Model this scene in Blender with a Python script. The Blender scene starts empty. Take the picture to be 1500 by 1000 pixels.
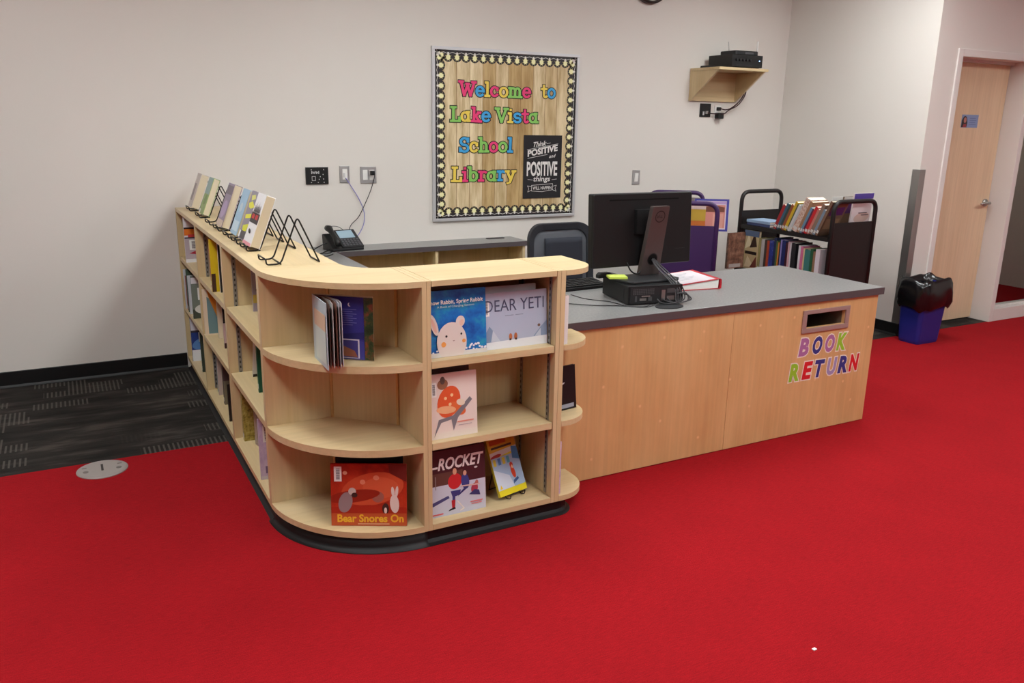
import bpy, bmesh, math, random
from math import sin, cos, pi, radians as RAD
from mathutils import Matrix, Vector
SC = bpy.context.scene
COL = SC.collection
random.seed(7)

# ------------------------------------------------------------------ camera
cd = bpy.data.cameras.new('camera'); cam = bpy.data.objects.new('camera', cd); COL.objects.link(cam)
cd.sensor_width = 36.0; cd.lens = 29.023; cd.clip_start = 0.05; cd.clip_end = 100
_R = Vector((0.88021, -0.47428, 0.016917)); _F = Vector((0.462166, 0.848538, -0.257654)); _U = _R.cross(_F).normalized()
_R = _F.cross(_U).normalized()
cam.matrix_world = Matrix(((_R.x, _U.x, -_F.x, -0.62395), (_R.y, _U.y, -_F.y, -5.62563), (_R.z, _U.z, -_F.z, 1.60979), (0, 0, 0, 1)))
SC.camera = cam
# ------------------------------------------------------------------ world, exposure
w = bpy.data.worlds.new('world'); SC.world = w; w.use_nodes = True
w.node_tree.nodes['Background'].inputs[0].default_value = (0.9, 0.92, 1, 1)
w.node_tree.nodes['Background'].inputs[1].default_value = 0.3
SC.view_settings.view_transform = 'Standard'; SC.view_settings.look = 'None'
SC.view_settings.gamma = 1.0; SC.view_settings.use_curve_mapping = False
SC.view_settings.exposure = 0.98
LAMP = 10.5            # ceiling panel radiance

# ------------------------------------------------------------------ materials
def lin(c):
    r = []
    for v in c[:3]:
        v = v / 255.0
        r.append(v / 12.92 if v <= 0.04045 else ((v + 0.055) / 1.055) ** 2.4)
    return (*r, 1.0)
_M = {}
def bs(m): return m.node_tree.nodes['Principled BSDF']
def flat(c, rough=0.5, metal=0.0, spec=0.5, name='paint'):
    k = (tuple(c), rough, metal, spec)
    if k in _M: return _M[k]
    m = bpy.data.materials.new(name); m.use_nodes = True; b = bs(m)
    b.inputs['Base Color'].default_value = lin(c); b.inputs['Roughness'].default_value = rough
    b.inputs['Metallic'].default_value = metal; b.inputs['Specular IOR Level'].default_value = spec
    _M[k] = m; return m
def ink(c): return flat(c, 0.42, 0, 0.4, 'printed_ink')
def nodes(m): return m.node_tree.nodes, m.node_tree.links
def mat(name, rough=0.5, spec=0.5, metal=0.0):
    m = bpy.data.materials.new(name); m.use_nodes = True; b = bs(m)
    b.inputs['Roughness'].default_value = rough; b.inputs['Specular IOR Level'].default_value = spec
    b.inputs['Metallic'].default_value = metal
    return m
def ramp(N, stops):
    r = N.new('ShaderNodeValToRGB'); e = r.color_ramp.elements
    e[0].position, e[0].color = stops[0][0], lin(stops[0][1]); e[1].position, e[1].color = stops[-1][0], lin(stops[-1][1])
    for p_, c_ in stops[1:-1]:
        x = e.new(p_); x.color = lin(c_)
    return r
def coords(N, L, scale, rot=(0, 0, 0)):
    t = N.new('ShaderNodeTexCoord'); mp = N.new('ShaderNodeMapping')
    mp.inputs['Scale'].default_value = scale; mp.inputs['Rotation'].default_value = rot
    L.new(t.outputs['Object'], mp.inputs['Vector']); return mp
def noise(N, L, vec, scale, detail=3.0, rough=0.5):
    n = N.new('ShaderNodeTexNoise'); n.inputs['Scale'].default_value = scale
    n.inputs['Detail'].default_value = detail; n.inputs['Roughness'].default_value = rough
    L.new(vec.outputs[0], n.inputs['Vector']); return n
def bump(N, L, src, m, strength, dist=0.002):
    b = N.new('ShaderNodeBump'); b.inputs['Strength'].default_value = strength; b.inputs['Distance'].default_value = dist
    L.new(src, b.inputs['Height']); L.new(b.outputs[0], bs(m).inputs['Normal'])
def mixc(N, L, fac, a, b, mode='MIX'):
    x = N.new('ShaderNodeMix'); x.data_type = 'RGBA'; x.blend_type = mode
    if isinstance(fac, float): x.inputs[0].default_value = fac
    else: L.new(fac, x.inputs[0])
    for i, v in ((6, a), (7, b)):
        if isinstance(v, tuple): x.inputs[i].default_value = v
        else: L.new(v, x.inputs[i])
    return x.outputs[2]
def wood(name, axis, c0, c1, rough=0.38, knots=False):
    m = mat(name, rough, 0.45); N, L = nodes(m)
    s = [5, 5, 5] if knots else [9, 9, 9]; s['xyz'.index(axis)] = 2.2 if knots else 0.9
    mp = coords(N, L, s); n = noise(N, L, mp, 1.0, 4, 0.6)
    s2 = [70, 70, 70]; s2['xyz'.index(axis)] = 2.0
    mp2 = coords(N, L, s2); n2 = noise(N, L, mp2, 1.0, 2)
    r = ramp(N, [(0.3, c0), (0.7, c1)]); L.new(n.outputs[0], r.inputs[0])
    r2 = ramp(N, [(0.35, (246, 246, 246)), (0.65, (255, 255, 255))]); L.new(n2.outputs[0], r2.inputs[0])
    out = mixc(N, L, 1.0, r.outputs[0], r2.outputs[0], 'MULTIPLY')
    if knots:
        v = N.new('ShaderNodeTexVoronoi'); v.inputs['Scale'].default_value = 3.4; v.voronoi_dimensions = '2D'
        mp3 = coords(N, L, (1.0, 1.0, 1.0), (RAD(90), 0, 0)); L.new(mp3.outputs[0], v.inputs['Vector'])
        rk = ramp(N, [(0.012, (255, 255, 255)), (0.034, (0, 0, 0))]); L.new(v.outputs['Distance'], rk.inputs[0])
        out = mixc(N, L, rk.outputs[0], out, lin((230, 188, 136)))
    L.new(out, bs(m).inputs['Base Color']); return m
MW0, MW1 = (205, 179, 132), (217, 195, 153)
WX = wood('maple_grain_lengthwise', 'x', MW0, MW1); WY = wood('maple_grain_crosswise', 'y', MW0, MW1); WZ = wood('maple_grain_upright', 'z', MW0, MW1)
WEDGE = wood('maple_edge_band', 'x', (205, 165, 108), (214, 176, 120), 0.35)
WDESK = wood('birch_panel', 'z', (209, 162, 108), (222, 180, 126), 0.4, True)
WDOOR = wood('birch_door_veneer', 'z', (220, 190, 154), (231, 204, 170), 0.4)
def laminate(name, c0, c1, rough):
    m = mat(name, rough, 0.5); N, L = nodes(m); mp = coords(N, L, (1, 1, 1))
    n = noise(N, L, mp, 90, 4, 0.7); r = ramp(N, [(0.35, c0), (0.65, c1)]); L.new(n.outputs[0], r.inputs[0])
    L.new(r.outputs[0], bs(m).inputs['Base Color']); return m
LAM = laminate('grey_speckled_laminate', (112, 112, 112), (138, 137, 135), 0.3)
LAMEDGE = flat((84, 76, 78), 0.4, 0, 0.4, 'dark_grey_edge_band')
def wallmat(name, c):
    m = mat(name, 0.7, 0.3); N, L = nodes(m); mp = coords(N, L, (1, 1, 1)); n = noise(N, L, mp, 180, 3)
    n2 = noise(N, L, mp, 0.7, 2); r = ramp(N, [(0.3, c), (0.7, tuple(min(255, v + 3) for v in c))]); L.new(n2.outputs[0], r.inputs[0])
    L.new(r.outputs[0], bs(m).inputs['Base Color']); bump(N, L, n.outputs[0], m, 0.12, 0.001); return m
WALL = wallmat('painted_wall', (217, 211, 204))
CEIL = wallmat('ceiling_tile', (228, 226, 222))
def red_carpet():
    m = mat('red_carpet', 0.95, 0.1); N, L = nodes(m); mp = coords(N, L, (1, 1, 1))
    n = noise(N, L, mp, 260, 3, 0.6); n2 = noise(N, L, mp, 3, 4, 0.6); mp3 = coords(N, L, (30, 220, 1)); n3 = noise(N, L, mp3, 1.0, 2)
    r = ramp(N, [(0.25, (140, 15, 23)), (0.75, (176, 25, 33))]); L.new(n.outputs[0], r.inputs[0])
    r2 = ramp(N, [(0.3, (243, 243, 243)), (0.7, (255, 255, 255))]); L.new(n2.outputs[0], r2.inputs[0])
    r3 = ramp(N, [(0.3, (228, 228, 228)), (0.7, (255, 255, 255))]); L.new(n3.outputs[0], r3.inputs[0])
    o = mixc(N, L, 1.0, r.outputs[0], r2.outputs[0], 'MULTIPLY'); o = mixc(N, L, 1.0, o, r3.outputs[0], 'MULTIPLY')
    L.new(o, bs(m).inputs['Base Color']); bump(N, L, n.outputs[0], m, 0.5, 0.003); return m
def grey_carpet():
    m = mat('grey_patterned_carpet', 0.95, 0.1); N, L = nodes(m); mp = coords(N, L, (1, 1, 1))
    n = noise(N, L, mp, 240, 3, 0.6); mp2 = coords(N, L, (2.2, 9, 1)); n2 = noise(N, L, mp2, 1.0, 3, 0.6)
    r = ramp(N, [(0.36, (40, 37, 35)), (0.54, (54, 50, 47)), (0.66, (80, 73, 68))]); L.new(n2.outputs[0], r.inputs[0])
    b = N.new('ShaderNodeTexBrick'); L.new(mp.outputs[0], b.inputs['Vector'])
    b.inputs['Color1'].default_value = (0, 0, 0, 1); b.inputs['Color2'].default_value = (1, 1, 1, 1); b.inputs['Mortar'].default_value = (0, 0, 0, 1)
    b.inputs['Scale'].default_value = 1.0; b.inputs['Brick Width'].default_value = 0.3; b.inputs['Row Height'].default_value = 0.105
    b.inputs['Mortar Size'].default_value = 0.0; b.offset = 0.37; b.squash = 0.7; b.squash_frequency = 3
    rb = ramp(N, [(0.72, (0, 0, 0)), (0.80, (255, 255, 255))]); L.new(b.outputs['Color'], rb.inputs[0])
    wv = N.new('ShaderNodeTexWave'); wv.inputs['Scale'].default_value = 14.0; wv.bands_direction = 'X'; L.new(mp.outputs[0], wv.inputs['Vector'])
    rw = ramp(N, [(0.55, (0, 0, 0)), (0.75, (200, 200, 200))]); L.new(wv.outputs[0], rw.inputs[0])
    fac = mixc(N, L, 1.0, rb.outputs[0], rw.outputs[0], 'MULTIPLY')
    o = mixc(N, L, fac, r.outputs[0], lin((108, 102, 96)))
    rn = ramp(N, [(0.3, (200, 200, 200)), (0.7, (255, 255, 255))]); L.new(n.outputs[0], rn.inputs[0])
    o = mixc(N, L, 1.0, o, rn.outputs[0], 'MULTIPLY')
    L.new(o, bs(m).inputs['Base Color']); bump(N, L, n.outputs[0], m, 0.5, 0.003); return m
RED, GREY = red_carpet(), grey_carpet()
def plankpaper():
    m = mat('wood_plank_print', 0.6, 0.3); N, L = nodes(m); mp = coords(N, L, (1, 1, 1), (RAD(90), 0, 0))
    b = N.new('ShaderNodeTexBrick'); L.new(mp.outputs[0], b.inputs['Vector'])
    b.inputs['Color1'].default_value = lin((190, 158, 104)); b.inputs['Color2'].default_value = lin((240, 224, 188)); b.inputs['Mortar'].default_value = lin((150, 118, 76))
    b.inputs['Scale'].default_value = 1.0; b.inputs['Brick Width'].default_value = 0.105; b.inputs['Row Height'].default_value = 3.0
    b.inputs['Mortar Size'].default_value = 0.0018; b.offset = 0.0
    mp2 = coords(N, L, (9, 1, 1.1)); n = noise(N, L, mp2, 2.0, 4, 0.65)
    r = ramp(N, [(0.3, (196, 180, 152)), (0.62, (255, 255, 255))]); L.new(n.outputs[0], r.inputs[0])
    o = mixc(N, L, 1.0, b.outputs['Color'], r.outputs[0], 'MULTIPLY')
    v = N.new('ShaderNodeTexVoronoi'); v.inputs['Scale'].default_value = 2.6; mp3 = coords(N, L, (1.3, 1, 1)); L.new(mp3.outputs[0], v.inputs['Vector'])
    rk = ramp(N, [(0.02, (255, 255, 255)), (0.1, (0, 0, 0))]); L.new(v.outputs['Distance'], rk.inputs[0])
    o = mixc(N, L, rk.outputs[0], o, lin((186, 148, 96)))
    L.new(o, bs(m).inputs['Base Color']); return m
PLANK = plankpaper()
def watercolour(name, c0, c1, c2, sc):
    m = mat(name, 0.35, 0.5); N, L = nodes(m); mp = coords(N, L, (1, 1, 1)); n = noise(N, L, mp, sc, 5, 0.65)
    r = ramp(N, [(0.3, c0), (0.5, c1), (0.72, c2)]); L.new(n.outputs[0], r.inputs[0]); L.new(r.outputs[0], bs(m).inputs['Base Color']); return m
WCBLUE = watercolour('blue_watercolour_print', (18, 60, 150), (20, 110, 190), (40, 160, 190), 14)
WCGOLD = watercolour('gold_pattern_print', (90, 75, 30), (160, 140, 60), (196, 180, 110), 60)
WCBROWN = watercolour('brown_photo_print', (60, 40, 32), (120, 82, 66), (170, 130, 110), 22)
WCLILAC = watercolour('lilac_print', (176, 150, 190), (206, 186, 214), (226, 214, 226), 16)
WCRED = watercolour('red_painted_print', (120, 26, 14), (178, 48, 24), (206, 72, 40), 7)
WCGREEN = watercolour('green_foliage_print', (16, 30, 18), (40, 66, 34), (150, 60, 44), 30)
WCFLOR = watercolour('floral_spine_print', (150, 70, 60), (206, 176, 160), (226, 210, 200), 60)
WCSKY = watercolour('night_sky_print', (20, 26, 90), (40, 56, 140), (140, 150, 200), 12)
BLACK = flat((18, 18, 19), 0.45, 0, 0.4, 'black_plastic'); BLK2 = flat((34, 34, 36), 0.5, 0, 0.4, 'dark_grey_plastic')
BRUB = flat((14, 14, 15), 0.5, 0, 0.35, 'black_rubber'); STEEL = flat((165, 163, 160), 0.35, 0.9, 0.5, 'brushed_steel')
WIRE = flat((20, 18, 18), 0.35, 0.3, 0.5, 'black_wire'); PAPER = flat((236, 228, 208), 0.8, 0, 0.2, 'paper_pages'); PAPW = flat((240, 240, 236), 0.6, 0, 0.3, 'white_paper')
TRIMW = flat((220, 214, 209), 0.45, 0, 0.4, 'white_enamel'); CHALK = flat((44, 42, 44), 0.8, 0, 0.2, 'chalkboard_print')
def emis(name, c, s):
    m = mat(name); b = bs(m); b.inputs['Emission Color'].default_value = lin(c) if isinstance(c[0], int) else (*c, 1); b.inputs['Emission Strength'].default_value = s; b.inputs['Base Color'].default_value = (0.8, 0.8, 0.8, 1); return m
def glass():
    m = mat('clear_glass', 0.02, 0.5); b = bs(m); b.inputs['Base Color'].default_value = (0.9, 0.95, 0.93, 1)
    b.inputs['Transmission Weight'].default_value = 1.0; b.inputs['IOR'].default_value = 1.1; return m

# ------------------------------------------------------------------ mesh builder
class MB:
    def __init__(s): s.v, s.f, s.mi, s.ms = [], [], [], []
    def m(s, mt):
        if mt not in s.ms: s.ms.append(mt)
        return s.ms.index(mt)
    def add(s, vs, fs, mt, X=None):
        o = len(s.v); s.v += [tuple(X @ Vector(q)) if X else tuple(q) for q in vs]; i = s.m(mt)
        for f in fs: s.f.append(tuple(o + k for k in f)); s.mi.append(i)
        return s
    def box(s, x0, x1, y0, y1, z0, z1, mt, X=None):
        vs = [(x, y, z) for z in (z0, z1) for y in (y0, y1) for x in (x0, x1)]
        return s.add(vs, [(0, 2, 3, 1), (4, 5, 7, 6), (0, 1, 5, 4), (2, 6, 7, 3), (0, 4, 6, 2), (1, 3, 7, 5)], mt, X)
    def prism(s, poly, a, b, mt, axis='z', X=None):
        """poly: 2D outline; axis z -> (x,y), x -> (y,z), y -> (x,z)"""
        n = len(poly)
        def P(p, h): return {'z': (p[0], p[1], h), 'x': (h, p[0], p[1]), 'y': (p[0], h, p[1])}[axis]
        vs = [P(p, a) for p in poly] + [P(p, b) for p in poly]
        fs = [tuple(range(n - 1, -1, -1)), tuple(range(n, 2 * n))] + [(i, (i + 1) % n, n + (i + 1) % n, n + i) for i in range(n)]
        return s.add(vs, fs, mt, X)
    def tube(s, pts, r, mt, seg=8, closed=False, X=None, caps=True):
        P = [Vector(q) for q in pts]; n = len(P); rings = []; prev = None
        for i, q in enumerate(P):
            if closed: t = P[(i + 1) % n] - P[i - 1]
            else: t = P[min(i + 1, n - 1)] - P[max(i - 1, 0)]
            t.normalize()
            if prev is None:
                a = Vector((0, 0, 1)) if abs(t.z) < 0.9 else Vector((1, 0, 0)); u = t.cross(a).normalized()
            else:
                u = (prev - t * prev.dot(t)).normalized()
            prev = u; v = t.cross(u); rr = r[i] if isinstance(r, (list, tuple)) else r
            rings.append([q + (u * cos(2 * pi * k / seg) + v * sin(2 * pi * k / seg)) * rr for k in range(seg)])
        vs = [tuple(x) for g in rings for x in g]; fs = []
        for i in range(n if closed else n - 1):
            j = (i + 1) % n
            for k in range(seg): fs.append((i * seg + k, i * seg + (k + 1) % seg, j * seg + (k + 1) % seg, j * seg + k))
        if not closed and caps: fs += [tuple(range(seg - 1, -1, -1)), tuple(range((n - 1) * seg, n * seg))]
        return s.add(vs, fs, mt, X)
    def lathe(s, prof, mt, c=(0, 0), seg=24, X=None):
        """prof: [(r,z)...] about the vertical through c"""
        vs, fs, n = [], [], len(prof)
        for k in range(seg):
            a = 2 * pi * k / seg
            vs += [(c[0] + r * cos(a), c[1] + r * sin(a), z) for r, z in prof]
        for k in range(seg):
            j = (k + 1) % seg
            for i in range(n - 1): fs.append((k * n + i, j * n + i, j * n + i + 1, k * n + i + 1))
        fs.append(tuple(k * n for k in range(seg - 1, -1, -1))); fs.append(tuple(k * n + n - 1 for k in range(seg)))
        return s.add(vs, fs, mt, X)
    def loft(s, rings, mt, cap=True, X=None):
        n = len(rings[0]); vs = [p for g in rings for p in g]; fs = []
        for i in range(len(rings) - 1):
            for k in range(n): fs.append((i * n + k, i * n + (k + 1) % n, (i + 1) * n + (k + 1) % n, (i + 1) * n + k))
        if cap: fs += [tuple(range(n - 1, -1, -1)), tuple(range((len(rings) - 1) * n, len(rings) * n))]
        return s.add(vs, fs, mt, X)
    def poly(s, pts, mt, X=None): return s.add(pts, [tuple(range(len(pts)))], mt, X)
    def build(s, name, parent=None, smooth=False, bevel=0.0, sub=0, label=None):
        me = bpy.data.meshes.new(name); off = Vector((0, 0, 0))
        me.from_pydata(s.v, [], s.f); me.update()
        for mt in s.ms: me.materials.append(mt)
        me.polygons.foreach_set('material_index', s.mi)
        bm = bmesh.new(); bm.from_mesh(me); bmesh.ops.recalc_face_normals(bm, faces=bm.faces) if not getattr(s, 'keep', False) else None
        bm.to_mesh(me); bm.free()
        if smooth: me.polygons.foreach_set('use_smooth', [True] * len(me.polygons))
        o = bpy.data.objects.new(name, me); COL.objects.link(o)
        if parent: o.parent = parent
        if bevel:
            b = o.modifiers.new('bevel', 'BEVEL'); b.width = bevel; b.segments = 2; b.limit_method = 'ANGLE'; b.angle_limit = RAD(40)
        if sub:
            d = o.modifiers.new('sub', 'SUBSURF'); d.levels = d.render_levels = sub
        if label: o['label'] = label
        return o
    def shift(s, d):
        s.v = [(a - d[0], b - d[1], c - d[2]) for a, b, c in s.v]; return s
def rel(mb, root): return mb.shift(root.location)     # world-coordinate mesh -> local to an unrotated root
def tag(o, label, cat, group=None, kind=None):
    o['label'] = label; o['category'] = cat
    if group: o['group'] = group
    if kind: o['kind'] = kind
    return o
def thing(name, label, cat, loc=(0, 0, 0), rot=(0, 0, 0), group=None):
    o = bpy.data.objects.new(name, None); COL.objects.link(o); o.empty_display_size = 0.05
    o.location = loc; o.rotation_euler = rot; return tag(o, label, cat, group)
def struct(o, label=None):
    o['kind'] = 'structure'
    if label: o['label'] = label
    return o
def smoothpath(pts, n=8):
    """Catmull-Rom through pts"""
    P = [Vector(p) for p in pts]; P = [P[0] * 2 - P[1]] + P + [P[-1] * 2 - P[-2]]; out = []
    for i in range(1, len(P) - 2):
        for k in range(n):
            t = k / n; a, b, c, d = P[i - 1:i + 3]
            out.append(0.5 * ((2 * b) + (c - a) * t + (2 * a - 5 * b + 4 * c - d) * t * t + (3 * b - a - 3 * c + d) * t ** 3))
    out.append(P[-2]); return out
def rounded(pts, r, n=5):
    """polyline with rounded inner corners"""
    P = [Vector(p) for p in pts]; out = [P[0]]
    for i in range(1, len(P) - 1):
        a, b, c = P[i - 1], P[i], P[i + 1]; u = (a - b); v = (c - b); rr = min(r, u.length * 0.45, v.length * 0.45)
        s_, e_ = b + u.normalized() * rr, b + v.normalized() * rr
        for k in range(n + 1):
            t = k / n; out.append(s_ * (1 - t) ** 2 + b * 2 * t * (1 - t) + e_ * t * t)
    out.append(P[-1]); return out
def rrect(x0, x1, y0, y1, r, n=5):
    o = []
    for cx, cy, a in ((x1 - r, y1 - r, 0), (x0 + r, y1 - r, 90), (x0 + r, y0 + r, 180), (x1 - r, y0 + r, 270)):
        for k in range(n + 1):
            t = RAD(a + 90 * k / n); o.append((cx + r * cos(t), cy + r * sin(t)))
    return o
def textgeo(s, size=1.0, offset=0.0, shear=0.0, align='LEFT', res=3):
    cu = bpy.data.curves.new('lettering', 'FONT'); cu.body = s; cu.size = size; cu.offset = offset; cu.shear = shear
    cu.align_x = align; cu.resolution_u = res; cu.fill_mode = 'FRONT'
    o = bpy.data.objects.new('lettering', cu); COL.objects.link(o); bpy.context.view_layer.update()
    me = o.evaluated_get(bpy.context.evaluated_depsgraph_get()).to_mesh()
    vs = [tuple(v.co) for v in me.vertices]; fs = [tuple(p_.vertices) for p_ in me.polygons]
    bpy.data.objects.remove(o); bpy.data.curves.remove(cu); return vs, fs
def addtext(mb, s, x, z, y, size, mt, width=None, offset=0.0, shear=0.0, hscale=1.0, align='LEFT', slope=0.0):
    """flat lettering in the local XZ plane, read from -Y"""
    vs, fs = textgeo(s, 1.0, offset, shear)
    if not vs: return
    xs = [v[0] for v in vs]; w0 = max(xs) - min(xs); k = size
    kx = (width / w0) if width else k * hscale
    x0 = min(xs); dx = {'LEFT': 0, 'CENTER': -w0 * kx / 2, 'RIGHT': -w0 * kx}[align]
    mb.add([(x + dx + (v[0] - x0) * kx, y, z + v[1] * k + slope * (v[0] - x0) * kx) for v in vs], fs, mt)

# ================================================================== the room
XL, XR, YF, ZC = -4.2, 8.2, -9.6, 3.0
XW, YD = 5.155, -1.461            # jog of the right wall, plane of the door wall
f = MB(); f.box(XL, XR, YF, YD, -0.1, 0, RED); f.box(XL, XW, YD, 0.0, -0.1, 0, GREY); f.box(XW, 6.39, YD, -1.25, -0.1, 0, GREY)
f.box(XW, XR, -1.25, 0.9, -0.1, 0, RED); f.box(6.39, XR, YD, -1.25, -0.1, 0, RED)
struct(f.build('floor'), 'red carpet with a dark grey patterned carpet strip along the back wall')
struct(MB().box(XL, XR, YF, 1.0, ZC, ZC + 0.1, CEIL).build('ceiling'))
struct(MB().box(XL, XW + 0.1, 0, 0.12, 0, ZC, WALL).build('wall_back'), 'off-white back wall')
struct(MB().box(XL - 0.1, XL, YF, 0.12, 0, ZC, WALL).build('wall_left'))
struct(MB().box(XL, XR, YF - 0.1, YF, 0, ZC, WALL).build('wall_front'))
struct(MB().box(XR, XR + 0.1, YF, 1.0, 0, ZC, WALL).build('wall_right'))
jw = MB(); jw.box(XW, XW + 0.14, YD + 0.14, 0.0, 0, ZC, WALL)
struct(jw.build('wall_side'), 'short side wall right of the book truck')
dw = MB(); dw.box(XW, 5.455, YD, YD + 0.14, 0, ZC, WALL); dw.box(5.455, 7.25, YD, YD + 0.14, 2.14, ZC, WALL); dw.box(7.25, XR, YD, YD + 0.14, 0, ZC, WALL)
struct(dw.build('wall_door'), 'wall holding the wooden door and its sidelight')
# room behind the sidelight
bw = MB(); bw.box(5.3, XR, 0.9, 1.0, 0, ZC, flat((112, 84, 76), 0.7, 0, 0.3, 'brown_wall_paint')); bw.box(5.2955, 5.3, -1.25, 0.9, 0, ZC, flat((112, 84, 76), 0.7, 0, 0.3, 'brown_wall_paint'))
bw.box(5.3, XR, 0.885, 0.9, 0, 0.42, flat((150, 140, 134), 0.6, 0, 0.3, 'grey_wainscot'))
struct(bw.build('wall_beyond'), 'dim brown wall seen through the sidelight')
# skirting
CB = [(0, 0), (0, 0.098), (-0.004, 0.1), (-0.007, 0.096), (-0.008, 0.016), (-0.017, 0.004), (-0.018, 0)]
b = MB(); b.prism([(y, z) for y, z in CB], XL, -0.002, BRUB, 'x'); b.prism([(y, z) for y, z in CB], 2.42, XW - 0.008, BRUB, 'x')
struct(b.build('baseboard_back'), 'black rubber baseboard')
b = MB(); b.prism([(XW + x, z) for x, z in CB], YD - 0.0, -0.0, BRUB, 'y')
struct(b.build('baseboard_side'), 'black rubber baseboard')
b = MB(); b.prism([(YD + y, z) for y, z in CB], XW - 0.008, 5.40, BRUB, 'x')
struct(b.build('baseboard_door'), 'black rubber baseboard')
g = MB(); gp = [(XW - 0.004, YD + 0.062), (XW - 0.004, YD - 0.004), (XW + 0.062, YD - 0.004), (XW + 0.062, YD - 0.0002), (XW - 0.0002, YD - 0.0002), (XW - 0.0002, YD + 0.062)]
g.prism(gp, 0.1, 1.306, STEEL, 'z'); struct(g.build('trim_1'), 'tall brushed steel corner guard beside the waste bin')
# door and frame
dr = bpy.data.objects.new('door_1', None); COL.objects.link(dr); dr.location = (5.455, YD, 0); struct(dr, 'light wooden door in a white steel frame')
fr = MB(); JB = YD + 0.15
fr.box(5.40, 5.455, YD - 0.012, JB, 0, 2.192, TRIMW); fr.box(6.335, 6.39, YD - 0.012, JB + 0.03, 0, 2.138, TRIMW)
fr.box(5.455, 7.25, YD - 0.012, JB + 0.03, 2.138, 2.192, TRIMW); fr.box(5.455, 5.475, YD + 0.10, YD + 0.16, 0, 2.138, TRIMW); fr.box(5.455, 6.335, YD + 0.125, YD + 0.15, 2.118, 2.138, TRIMW)
rel(fr, dr).build('door_frame', dr, bevel=0.002)
df = MB(); df.box(5.46, 6.333, YD + 0.16, YD + 0.205, 0.012, 2.118, WDOOR); leaf = rel(df, dr).build('door_leaf', dr, bevel=0.002)
hd = MB(); HY = YD + 0.16
hx = 6.275
hd.prism([(hx + 0.032 * cos(t * pi / 12), 1.01 + 0.032 * sin(t * pi / 12)) for t in range(24)], HY - 0.012, HY - 0.0005, STEEL, 'y')
hd.tube([(hx, HY - 0.012, 1.01), (hx, HY - 0.055, 1.01)], 0.011, STEEL, 10)
hd.tube(rounded([(hx, HY - 0.05, 1.01), (hx - 0.06, HY - 0.058, 1.012), (hx - 0.12, HY - 0.052, 1.005)], 0.02), [0.012] * 7 + [0.009], STEEL, 10)
rel(hd, dr).build('door_handle', leaf, smooth=True, label='steel lever handle')
sg = MB(); sg.box(5.80, 6.01, HY - 0.003, HY - 0.0004, 1.622, 1.723, flat((132, 150, 190), 0.4, 0, 0.4, 'printed_ink'))
sy = HY - 0.0035
sg.poly([(5.802, sy, 1.624), (5.87, sy, 1.624), (5.875, sy, 1.66), (5.862, sy, 1.70), (5.845, sy, 1.712), (5.822, sy, 1.708), (5.802, sy, 1.68)], ink((40, 34, 38)))
sg.poly([(5.842 + 0.017 * cos(t * pi / 8), sy - 0.0004, 1.68 + 0.022 * sin(t * pi / 8)) for t in range(16)], ink((186, 120, 108)))
sg.poly([(5.82, sy - 0.0005, 1.625), (5.868, sy - 0.0005, 1.625), (5.86, sy - 0.0005, 1.65), (5.83, sy - 0.0005, 1.65)], ink((150, 50, 60)))
for k in range(4): sg.box(5.90, 5.985 - 0.01 * (k % 2), sy - 0.0004, sy, 1.645 + k * 0.016, 1.649 + k * 0.016, ink((96, 112, 160)))
rel(sg, dr).build('door_sign', leaf, label='small blue name card with a portrait photo')
wn = bpy.data.objects.new('window_1', None); COL.objects.link(wn); wn.location = (6.39, YD, 0); struct(wn, 'glazed sidelight right of the door')
s = MB(); s.box(6.39, 7.195, YD - 0.012, YD + 0.15, 0, 0.108, TRIMW); s.box(7.195, 7.25, YD - 0.012, YD + 0.15, 0, 2.138, TRIMW)
s.box(6.392, 7.193, YD + 0.04, YD + 0.06, 0.108, 0.125, TRIMW); s.box(6.392, 6.405, YD + 0.04, YD + 0.06, 0.125, 2.12, TRIMW); s.box(6.392, 7.193, YD + 0.04, YD + 0.06, 2.12, 2.137, TRIMW)
rel(s, wn).build('window_frame', wn, bevel=0.002)
s = MB(); s.box(6.392, 7.193, YD + 0.068, YD + 0.074, 0.11, 2.136, glass()); rel(s, wn).build('window_pane', wn)
# ceiling lamps (recessed troffers)
DIFF = emis('lamp_diffuser', (0.93, 1.0, 1.0), LAMP); DIM = emis('dim_lamp_diffuser', (255, 240, 225), 2.0)
def lamp(x, y, label, m=None):
    t = thing('ceiling_light', label, 'ceiling light', (x, y, ZC), (0, 0, 0), 'recessed ceiling lights')
    q = MB(); q.box(-0.31, 0.31, -0.61, -0.59, -0.03, -0.002, TRIMW); q.box(-0.31, 0.31, 0.59, 0.61, -0.03, -0.002, TRIMW)
    q.box(-0.31, -0.29, -0.59, 0.59, -0.03, -0.002, TRIMW); q.box(0.29, 0.31, -0.59, 0.59, -0.03, -0.002, TRIMW); q.build('lamp_frame', t)
    q = MB(); q.box(-0.29, 0.29, -0.59, 0.59, -0.02, -0.004, m or DIFF); q.build('lamp_diffuser', t)
LAMPS = [(-0.9, -2.2), (1.5, -2.0), (4.15, -1.9), (-0.9, -4.4), (1.5, -4.4), (3.9, -4.4), (6.2, -4.2), (1.5, -6.8)]
ROWN = {-2.2: 'nearest the back wall', -2.0: 'nearest the back wall', -1.9: 'nearest the back wall', -4.4: 'in the middle row', -4.2: 'in the middle row', -6.8: 'behind the camera'}
for x, y in LAMPS:
    lamp(x, y, 'white recessed ceiling light %s, above %s' % (ROWN[y], {-0.9: 'the left shelving', 1.5: 'the desk chair side', 4.15: 'the book truck side', 3.9: 'the right carpet', 6.2: 'the door side'}[x]))
lamp(7.0, -0.3, 'dim recessed ceiling light in the room beyond the sidelight', DIM)

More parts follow.
